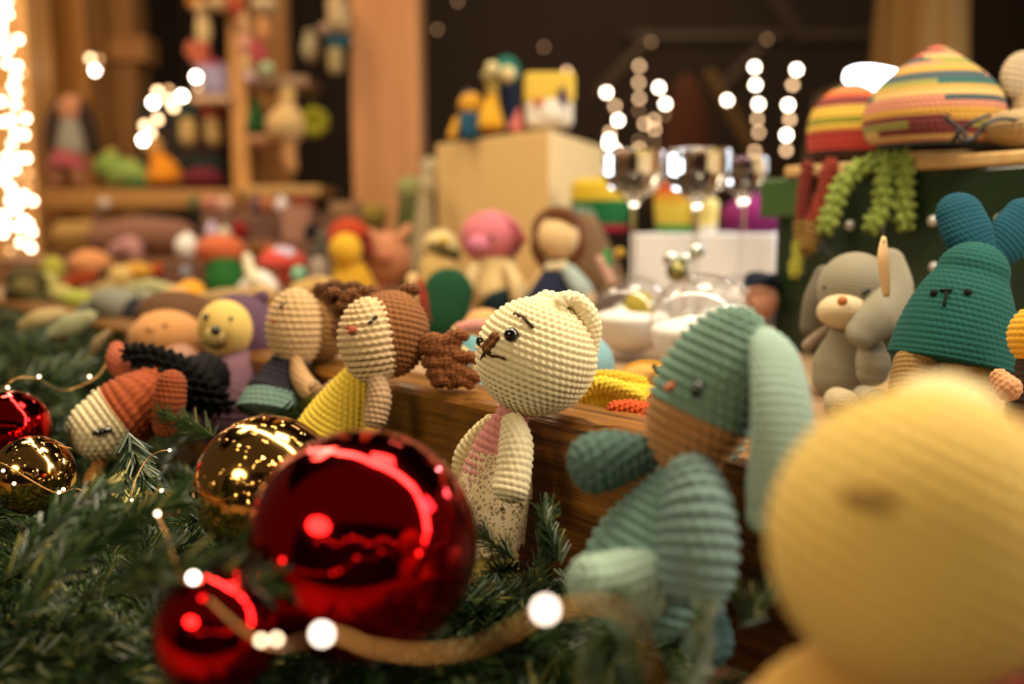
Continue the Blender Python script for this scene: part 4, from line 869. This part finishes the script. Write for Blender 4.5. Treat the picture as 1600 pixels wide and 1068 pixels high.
ball('face', 1190, 470, 1.02, 26, 30, '#c98f76', T); ball('hat', 1190, 440, 1.025, 28, 15, '#1c2438', T, (.3, 1, 0)); limb('brim', [(1166, 444, 1.01, 5), (1185, 440, 1.0, 6), (1208, 432, 1.0, 6)], '#1c2438', T)

# just behind the rail
T = toy('crochet_duckling', 'yellow crochet toy with looped wings lying behind the rail', 'plush', 970, 640, .66)
limb('body', [(915, 628, .655, 16), (950, 620, .66, 22), (995, 622, .665, 24), (1035, 628, .67, 20)], '#d9b82e', T, rows=8, amp=.3); limb('wing', [(905, 616, .645, 9), (930, 600, .645, 12), (965, 606, .645, 13), (1000, 620, .64, 10)], '#e0bf3a', T, rows=8, amp=.4)
limb('wing', [(935, 588, .68, 10), (965, 592, .675, 13), (1000, 600, .67, 13)], '#d2ae2a', T, rows=8, amp=.4); limb('foot', [(915, 652, .64, 9), (945, 650, .638, 12)], '#d0a468', T, rows=8)
T = toy('plush_lion', 'round tan crochet lion with mustard rim behind the yellow looped toy', 'plush', 1010, 620, .74)
H = ball('face', 1010, 590, .74, 46, 24, '#c9974a', T, rows=7, amp=.15); limb('rim', [(965, 590, .735, 4), (985, 572, .735, 4.5), (1015, 566, .735, 4.5), (1045, 574, .735, 4)], '#b8862a', T); limb('bow', [(1022, 572, .715, 4), (1030, 580, .713, 5), (1038, 574, .715, 4)], '#4a4a20', T)
T = toy('crochet_flower', 'orange crochet curls lying on the rail behind the blue-grey bunny', 'plush', 995, 680, .60)
limb('petal', [(962, 640, .60, 14), (985, 640, .60, 16), (1015, 642, .60, 14)], '#c4501f', T, rows=8, amp=.45); limb('petal', [(985, 662, .585, 12), (1000, 660, .585, 13)], '#c4501f', T, rows=8, amp=.5); limb('petal', [(1008, 668, .58, 12), (1022, 664, .58, 12)], '#ba481c', T, rows=8, amp=.5); limb('petal', [(1025, 625, .605, 12), (1035, 645, .60, 12)], '#ba481c', T, rows=8, amp=.5)
T = toy('plush_whale', 'pale blue plush behind the cream bear', 'plush', 930, 620, .80)
ball('body', 920, 570, .80, 40, 46, '#7fa9b2', T); limb('fin', [(945, 575, .79, 10), (955, 600, .79, 8)], '#7fa9b2', T)
T = toy('folded_blanket', 'folded blanket with pink, cream and blue stripes behind the cream bear', 'blanket', 745, 620, .78)
limb('pink_fold', [(718, 512, .80, 9), (745, 508, .80, 10), (775, 512, .80, 9)], '#c9877c', T); limb('blue_fold', [(735, 545, .79, 22), (738, 590, .78, 24), (740, 620, .77, 22)], '#6a9a9e', T); limb('cream_fold', [(722, 545, .765, 5), (738, 560, .76, 6), (740, 590, .76, 5), (745, 615, .76, 5)], '#d8c08c', T); limb('cream_fold', [(712, 515, .80, 7), (712, 560, .80, 8)], '#cfb27c', T)
T = toy('bald_doll', 'bald tan plush doll before the navy trousers', 'plush', 755, 520, .95)
ball('head', 757, 510, .95, 34, 28, '#cf9c60', T); limb('collar', [(730, 530, .95, 8), (760, 534, .95, 9), (785, 528, .95, 8)], '#c98080', T)

# centre-left clutter on the platform
STEP = [(1.80, .172), (1.94, .206), (9, .262)]
xa, xb = P(283, 400, 1.8)[0], P(524, 400, 1.8)[0]
T = thing('display_riser', 'three-step brown riser under the felt balls', 'riser', ((xa+xb)/2, 1.85, PLAT))
rm = wood('#5a3626', '#86604a', .7, (2, 14, 14), key='riser_wood')
for (y_a, y_b, z_) in ((1.70, 1.80, .172), (1.80, 1.93, .206), (1.93, 2.06, .262)): box('tread', (xa, y_a, PLAT), (xb, y_b, z_), rm, T, .003)
def egg(label, px, py, d, rx, ry, cols, cat='ornament', name='felt_ball', top=None):
    if 280 < px < 530 and d > 1.7: z_ = next(z for e, z in STEP if d <= e)+ry*d/F; py = 350+(.24-z_)*F/d
    T = toy(name, label, cat, px, py+ry, d, max(PLAT, P(px, py+ry, d)[2])); ball('ball_body', px, py, d, rx, ry, None, T, bands=[((i+1)/len(cols), c) for i, c in enumerate(cols)], nl=24)
    ball('topknot', px, py-ry, d, max(3, rx*.2), max(3, rx*.2), top or cols[-1], T); return T
T = toy('plush_strawberry', 'salmon plush fruit with green leaf skirt beside the red toadstool', 'plush', 345, 460, 1.62)
ball('fruit', 345, 392, 1.62, 40, 26, '#c4633c', T); limb('leaf_skirt', [(350, 420, 1.61, 28), (352, 438, 1.61, 30)], '#2a6a2c', T); limb('foot', [(345, 455, 1.62, 14), (345, 466, 1.62, 14)], '#6a4a30', T)
WHITE = '#efe9e0'
T = toy('plush_goose', 'white plush goose with raised neck beside the red toadstool', 'plush', 400, 470, 1.45)
limb('neck', [(386, 402, 1.44, 7), (390, 420, 1.44, 9), (398, 435, 1.44, 12)], '#f2e6c0', T); limb('body', [(385, 448, 1.45, 12), (405, 438, 1.45, 17), (422, 448, 1.45, 13)], WHITE, T)
T = toy('toadstool', 'red plush toadstool with lilac spots and a mint ball', 'plush', 442, 470, 1.58)
H = lathe('cap', 441, 418, 1.58, [(4, 0), (34, 2), (36, 12), (28, 24), (12, 31), (1, 32)], yarn('#cc4a3c'), T); ball('spot', 436, 394, 1.555, 9, 9, '#d8c8e0', H); ball('spot', 450, 396, 1.555, 11, 10, '#e0d0e8', H); limb('stalk', [(440, 420, 1.58, 12), (440, 460, 1.58, 12)], '#d8b8a0', T); ball('mint_ball', 467, 428, 1.53, 11, 12, '#8fd0b0', T); limb('red_leg', [(445, 425, 1.56, 8), (443, 436, 1.56, 9)], '#b03a30', T)
for a in (('white felt ball shining beside the salmon plush fruit', 292, 385, 1.75, 18, 20, [WHITE]), ('lilac egg ornament above the salmon plush fruit', 331, 361, 1.85, 10, 14, ['#c9b4cc']), ('ivory felt ball beside the lilac egg', 351, 354, 1.85, 10, 11, ['#d6ccb0']), ('deep red felt ball beside the ivory ball', 374, 346, 1.9, 14, 15, ['#8a1c18']), ('grey-pink felt ball over the brown ornament', 408, 362, 1.8, 11, 10, ['#b8a098']), ('orange felt ball beside the rose-brown carton', 422, 380, 1.75, 9, 12, ['#b8662a']), ('brown felt egg beneath the grey-pink ball', 403, 386, 1.75, 13, 14, ['#7a4a18']), ('peach felt ball before the rose-brown carton', 437, 354, 1.78, 10, 10, ['#c4926a']), ('pinkish white round light bauble on the clutter shelf', 440, 305, 1.95, 11, 13, ['#e8d4d4']), ('mauve felt ball below the pale shelf plank', 402, 322, 1.98, 15, 13, ['#6a4a50']), ('orange-brown felt ball beside the pinkish white bauble', 418, 312, 1.98, 14, 14, ['#b06a3c']), ('rose felt ball at the foot of the slim upright', 330, 328, 1.98, 18, 14, ['#b0705a']), ('pale pink felt ball at the foot of the slim upright', 350, 312, 1.98, 13, 13, ['#c99a86']), ('green-grey felt ball beneath the pumpkin', 304, 322, 2.0, 13, 14, ['#5c5a38']), ('lilac felt ball before the black gap of the posts', 512, 350, 1.8, 12, 17, ['#9a8090']), ('black felt ball beside the rose-brown carton', 487, 347, 1.85, 12, 13, ['#15151c']), ('red felt egg behind the rose-brown carton', 470, 318, 1.98, 22, 14, ['#7a3020']), ('grey bead on the pile under the white shining ball', 290, 425, 1.6, 9, 9, ['#8a8a90'])):
    egg(*a)
T = toy('carton', 'rose-brown carton standing behind the red toadstool', 'box', 462, 430, 1.87, .206); cube(T, 'carton_body', 440, 326, 484, 376, 1.85, .05, plain('#a87860', .7), .002); cube(T, 'flap', 440, 322, 484, 327, 1.845, .058, plain('#b08468', .7), .001)
T = toy('plush_penguin', 'dark grey plush penguin before the red-haired doll', 'plush', 505, 470, 1.6); limb('body', [(503, 380, 1.6, 12), (500, 400, 1.6, 17), (500, 440, 1.6, 20)], '#4a4438', T); ball('head', 505, 372, 1.6, 13, 13, '#5c5446', T); limb('belly', [(498, 415, 1.585, 14), (498, 440, 1.585, 16)], '#a89888', T)

# toys lying along the left
T = toy('plush_doll', 'pink-faced plush with red-orange scarf on the pile by the pale post', 'plush', 140, 470, 1.75); ball('head', 142, 414, 1.75, 34, 24, '#cf8a58', T); limb('scarf', [(98, 446, 1.72, 8), (125, 436, 1.72, 10), (145, 430, 1.73, 9)], '#a8421a', T); limb('body', [(110, 450, 1.74, 16), (90, 460, 1.74, 20)], '#a8904a', T); ball('hair', 165, 425, 1.74, 14, 10, '#5a4428', T)
T = toy('plush_turtle', 'olive plush turtle beside the pale timber post', 'plush', 50, 500, 1.5); ball('shell', 42, 440, 1.5, 30, 24, '#4a4222', T); ball('head', 38, 452, 1.46, 20, 16, '#6a5c34', T); limb('body', [(30, 462, 1.48, 22), (55, 474, 1.46, 20)], '#3c3a1c', T)
T = toy('plush_caterpillar', 'lime green plush caterpillar lying on the pile', 'plush', 110, 490, 1.5); ball('segment', 122, 468, 1.5, 26, 16, '#a5a848', T); ball('segment', 96, 462, 1.52, 20, 18, '#b0a460', T); ball('head', 82, 420, 1.62, 18, 20, '#a8a03c', T); ball('segment', 74, 445, 1.56, 18, 20, '#b0a862', T)
T = toy('plush_sheep', 'cream plush sheep with yellow hood on the pile', 'plush', 195, 480, 1.68); ball('head', 190, 432, 1.66, 20, 18, '#cfae68', T); ball('hood', 215, 424, 1.68, 24, 14, '#d09a3a', T); limb('body', [(180, 455, 1.66, 22), (165, 460, 1.66, 20)], '#a8905a', T)
T = toy('felt_robin', 'little red and yellow felt robin on the pile', 'ornament', 252, 450, 1.75); ball('body', 247, 424, 1.75, 14, 13, '#b03f18', T); ball('breast', 262, 420, 1.74, 9, 11, '#d8a23a', T)
T = toy('plush_elephant', 'grey plush elephant lying with dark ear on the pile', 'plush', 190, 510, 1.22); H = ball('head', 188, 480, 1.22, 46, 30, '#7a7868', T, (.3, 1, 0)); ball('ear', 206, 482, 1.18, 12, 20, '#34343a', T, (.5, 1, 0), rz=6); limb('trunk', [(222, 462, 1.22, 10), (245, 470, 1.22, 9)], '#8a8874', T); limb('body', [(160, 488, 1.24, 26), (145, 495, 1.25, 26)], '#6f6d5e', T); ball('ear', 182, 455, 1.23, 14, 8, '#66665c', T)
T = toy('plush_chick', 'orange-yellow plush chick with peach face on the pile', 'plush', 290, 500, 1.30); ball('head', 298, 462, 1.30, 24, 26, '#d8982a', T); ball('face', 276, 465, 1.27, 20, 20, '#cf9f62', T); limb('body', [(285, 490, 1.3, 22), (285, 500, 1.3, 24)], '#c99a4a', T)
T = toy('plush_snake', 'pale green plush snake lying behind the elephant', 'plush', 240, 470, 1.42); limb('body', [(205, 452, 1.42, 10), (235, 448, 1.42, 12), (265, 455, 1.42, 11)], '#aaa878', T); ball('head', 270, 458, 1.4, 13, 11, '#b2b080', T)
zg = .06
T = toy('plush_leaf', 'pale mint plush leaf lying on the fir beside the elephant', 'plush', 118, 512, 1.02, zg); limb('blade', [(80, 522, 1.03, 8), (110, 508, 1.03, 17), (138, 496, 1.03, 12)], '#a0a078', T, flat=.6); limb('blade', [(35, 508, 1.06, 8), (60, 497, 1.06, 13), (95, 490, 1.07, 9)], '#b09a68', T, flat=.6); limb('stem', [(130, 498, 1.03, 5), (150, 490, 1.05, 4)], '#7a7a4a', T)
T = toy('plush_limb', 'slim beige plush limb poking out of the fir by the rust brown dog', 'plush', 152, 555, .92, zg); limb('foot_tip', [(145, 548, .92, 7), (152, 536, .92, 9), (160, 526, .92, 6)], '#8a7450', T); limb('ankle', [(160, 526, .92, 5), (170, 518, .93, 5)], '#7a6446', T)  # only the end of a limb is modelled, no whole animal
T = toy('plush_bear', 'beige plush bear lying on the pile behind the purple-hooded bear', 'plush', 350, 480, 1.25); limb('body', [(300, 478, 1.28, 12), (340, 470, 1.26, 18), (390, 466, 1.24, 18)], '#a88a5c', T); ball('head', 412, 462, 1.22, 20, 18, '#b8965c', T)
T = toy('plush_cloud', 'tan knitted cushion lying behind the navy-top doll', 'cushion', 500, 480, 1.2); limb('cushion_body', [(470, 458, 1.2, 18), (500, 452, 1.2, 20), (520, 455, 1.2, 16)], '#c09a5c', T, rows=6); ball('button', 495, 440, 1.17, 4, 4, '#8a6a3a', T)

# shelf of the left stall
zs = P(200, 296, 2.38)[2]
def stoy(name, label, cat, px, d=2.36): q = P(px, 290, d); return thing(name, label, cat, (q[0], q[1], zs))
d = 2.36
T = stoy('rag_doll', 'long-haired doll in grey dress and pink skirt sitting on the shelf', 'doll', 108); ball('head', 112, 172, d, 20, 24, '#b87a56', T); limb('hair_lock', [(92, 165, d, 10), (82, 200, d, 13), (84, 238, d, 12)], '#3a281a', T); limb('hair_lock', [(128, 165, d, 10), (138, 200, d, 13), (146, 230, d, 12)], '#2e2018', T); limb('bodice', [(110, 200, d-.02, 16), (112, 232, d-.02, 22)], '#8a8070', T); limb('skirt', [(108, 240, d-.02, 22), (106, 262, d-.02, 30)], '#9a4648', T, caps=(.5, .2)); limb('leg', [(92, 270, d-.04, 10), (88, 285, d-.04, 10)], '#8a5a3a', T); limb('leg', [(120, 270, d-.04, 10), (124, 285, d-.04, 10)], '#8a5a3a', T)
T = stoy('plush_dragon', 'light green plush dragon lying on the shelf', 'plush', 190); ball('head', 172, 262, d, 24, 22, '#7a9040', T); limb('body', [(185, 275, d, 20), (205, 272, d, 24), (225, 285, d, 12)], '#86984a', T); limb('belly', [(205, 290, d-.03, 10), (222, 286, d-.03, 10)], '#3a5a2a', T); ball('crest', 174, 240, d, 10, 8, '#a89a4a', T)
T = stoy('plush_pumpkin', 'orange cone-shaped plush with tan head on the shelf', 'plush', 255); limb('body', [(246, 245, d, 12), (256, 268, d, 26), (258, 285, d, 29)], '#c87a14', T, caps=(1, .2)); ball('head', 240, 230, d, 15, 17, '#b8864a', T)
T = stoy('plush_apple', 'dark pink plush dome on the shelf beside the slim upright', 'plush', 315); ball('dome', 318, 280, d, 32, 18, '#6a2430', T); limb('leaf', [(285, 258, d, 8), (315, 256, d, 9), (345, 260, d, 8)], '#16241a', T)
zs2 = P(290, 440, 2.3)[2]
T = toy('cushion', 'tan cushion under the long shelf plank', 'cushion', 115, 400, 2.3, .158); cube(T, 'cushion_body', 72, 345, 148, 396, 2.28, .12, '#b0884a', .03); cube(T, 'piping', 70, 368, 150, 373, 2.275, .13, '#9a7438', .004)
T = toy('blanket_roll', 'mauve blanket roll under the long shelf plank', 'blanket', 220, 400, 2.2, .158); limb('roll', [(165, 372, 2.2, 26), (220, 368, 2.2, 30), (280, 372, 2.2, 28)], '#8a5f4c', T); limb('pink_fold', [(180, 392, 2.15, 12), (205, 384, 2.14, 15), (212, 398, 2.14, 12)], '#c08a84', T); limb('dark_fold', [(165, 398, 2.14, 6), (190, 402, 2.14, 7)], '#2c2a20', T); limb('band', [(150, 335, 2.2, 6), (156, 380, 2.18, 7)], '#6a4a3a', T)
# hanging toys (threads from above)
def hang(name, label, px, top, d, parts):
    q = P(px, top, d); T = thing(name, label, 'hanging toy', q)
    K = [np.append(q, .0012), np.append(np.array((q[0], q[1], 1.45)), .0012)]; V, Fc, _ = sweep(capped(K), na=6, nl=6); add('thread', V, Fc, dark_wire, T)
    for p in parts:
        if p[0] == 'b': ball(p[1], p[2], p[3], d-(p[7] if len(p) > 7 else 0), p[4], p[5], p[6], T)
        else: limb(p[1], [(x, y, d-(p[4] if len(p) > 4 else 0), r) for x, y, r in p[2]], p[3], T)
d = 2.25
hang('hanging_doll', 'hanging cream doll with orange hair', 315, 0, d, [('b', 'hair', 307, 5, 16, 12, '#b8721c'), ('l', 'body', [(316, 22, 9), (318, 45, 13), (318, 60, 11)], '#cdb07a'), ('b', 'face', 312, 12, 10, 10, '#d2ae78', .02)])
hang('hanging_doll', 'hanging coral heart-shaped toy above the lilac cushion', 308, 66, d, [('b', 'lobe', 302, 78, 13, 15, '#b05a3c'), ('b', 'lobe', 316, 80, 13, 14, '#b4583e'), ('b', 'point', 310, 92, 12, 9, '#b86048')])
hang('hanging_doll', 'hanging cream toy with red top next to the orange-haired doll', 348, 0, d, [('b', 'head', 340, 6, 16, 12, '#c9a878'), ('l', 'body', [(368, 6, 14), (372, 14, 14)], '#a8482c'), ('l', 'leg', [(380, 22, 8), (382, 36, 9)], '#c99a70')])
hang('hanging_doll', 'hanging pink toy with long peach legs', 388, 40, d, [('l', 'body', [(384, 60, 10), (384, 72, 12)], '#c98f74'), ('b', 'head', 386, 48, 12, 10, '#b88a60'), ('b', 'foot', 386, 100, 10, 10, '#cdb070'), ('b', 'foot', 391, 120, 11, 10, '#bfa2a0'), ('l', 'leg', [(386, 78, 6), (388, 110, 6)], '#c0907a')])
hang('hanging_doll', 'hanging peach doll with crimson skirt and cream cap', 414, 8, d, [('b', 'cap', 414, 10, 22, 13, '#cdb48c'), ('l', 'body', [(412, 35, 9), (414, 55, 9)], '#c98a58'), ('l', 'skirt', [(402, 70, 10), (406, 92, 15)], '#a04044'), ('b', 'bauble', 417, 107, 12, 10, '#b0c49a', .03)])
hang('hanging_ball', 'white felt ball hanging before the long shelf plank', 163, 308, 2.22, [('b', 'ball_body', 163, 318, 9, 9, '#cbb8a8')])
q = P(325, 146, 2.33); T = thing('plush_cushion', 'pink and lilac plush cushion on the narrow shelf plank', 'cushion', q); cube(T, 'cushion_body', 303, 95, 358, 147, 2.32, .08, '#a89cb8', .02); cube(T, 'pink_top', 306, 92, 345, 102, 2.315, .08, '#b84c64', .008); cube(T, 'grey_side', 300, 112, 322, 140, 2.312, .02, '#8a8494', .008)
hang('hanging_angel', 'hanging cream angel with flared skirt beside the lime ring', 450, 136, d, [('b', 'head', 450, 150, 14, 14, '#cda868'), ('l', 'gown', [(450, 162, 11), (449, 182, 26), (448, 194, 32)], '#cfa870'), ('l', 'legs', [(452, 205, 12), (452, 240, 11), (456, 262, 9)], '#c08a56')])
q = P(491, 168, d); T = thing('crochet_ring', 'lime green crochet ring hanging beside the cream angel', 'hanging toy', q); ring = [(491+15*math.cos(t), 191+15*math.sin(t), d, 9) for t in np.linspace(0, 2*math.pi, 25)]; limb('ring_body', ring, '#8a8418', T, caps=(0, 0), nl=50, na=14); ball('centre', 491, 191, d, 10, 10, '#6a6414', T, rz=4)
limb('loop', [(491, 168, d, 1), (480, 136, d, 1)], '#6a6414', T)
q = P(400, 208, 2.32); T = thing('felt_tree', 'dark green felt tree under the angel shelf', 'ornament', q); limb('cone', [(401, 152, 2.32, 3), (400, 180, 2.32, 12), (399, 204, 2.32, 16)], '#1e4a20', T, caps=(1, .2)); limb('trunk', [(399, 204, 2.32, 4), (399, 212, 2.32, 4)], '#6a4a2a', T)
for lab, px, hat in (('gnome with teal cap hanging before the dark backing board', 292, '#24403c'), ('gnome with red cap hanging before the dark backing board', 333, '#9a1f22')):
    hang('hanging_gnome', lab, px, 164, 2.45, [('b', 'cap', px, 176, 17, 12, hat), ('l', 'beard', [(px+2, 192, 13), (px+3, 215, 14)], '#c6a468')])
hang('hanging_doll', 'hanging mouse-pink toy by the gnome pair', 316, 170, 2.5, [('l', 'body', [(316, 190, 6), (316, 230, 8)], '#5a3436'), ('b', 'head', 316, 180, 8, 9, '#4a3434')])
hang('hanging_doll', 'pale hanging toy in the dark gap between the posts', 486, 50, d, [('b', 'body', 486, 76, 14, 22, '#a89878'), ('b', 'head', 484, 54, 9, 8, '#a08f70')])
hang('hanging_doll', 'hanging cream toy with blue band beside the thick post', 528, 0, 2.15, [('l', 'head', [(526, 8, 16), (530, 34, 18)], '#b89c72'), ('l', 'band', [(520, 67, 10), (540, 67, 10)], '#1c4a58'), ('l', 'legs', [(524, 85, 12), (524, 106, 11)], '#a08a5c'), ('b', 'arm', 508, 46, 12, 10, '#a0826a')])
q = P(412, 232, 2.28); T = thing('plush_star', 'mauve knitted cap hanging under the felt tree', 'hanging toy', q); ball('cap_body', 408, 222, 2.28, 24, 10, '#b0805c', T); limb('loop', [(408, 214, 2.28, 1.2), (404, 206, 2.3, 1.2)], '#6a4a2a', T)
# string of bulbs across the lane behind the photographer; it shows in the mirror baubles
lane = [(-1.2+.19*i, -1.15, .75+.10*math.sin(i*1.3)) for i in range(14)]
T = thing('light_string', 'light string across the lane reflected in the red bauble', 'light string', lane[7])
V, Fc, _ = sweep(capped([np.append(p, .0012) for p in lane]), na=6, nl=60); add('wire', V, Fc, dark_wire, T)
for p in lane: put_bulb(T, p, 'lane_bulb', S_HI, .012)
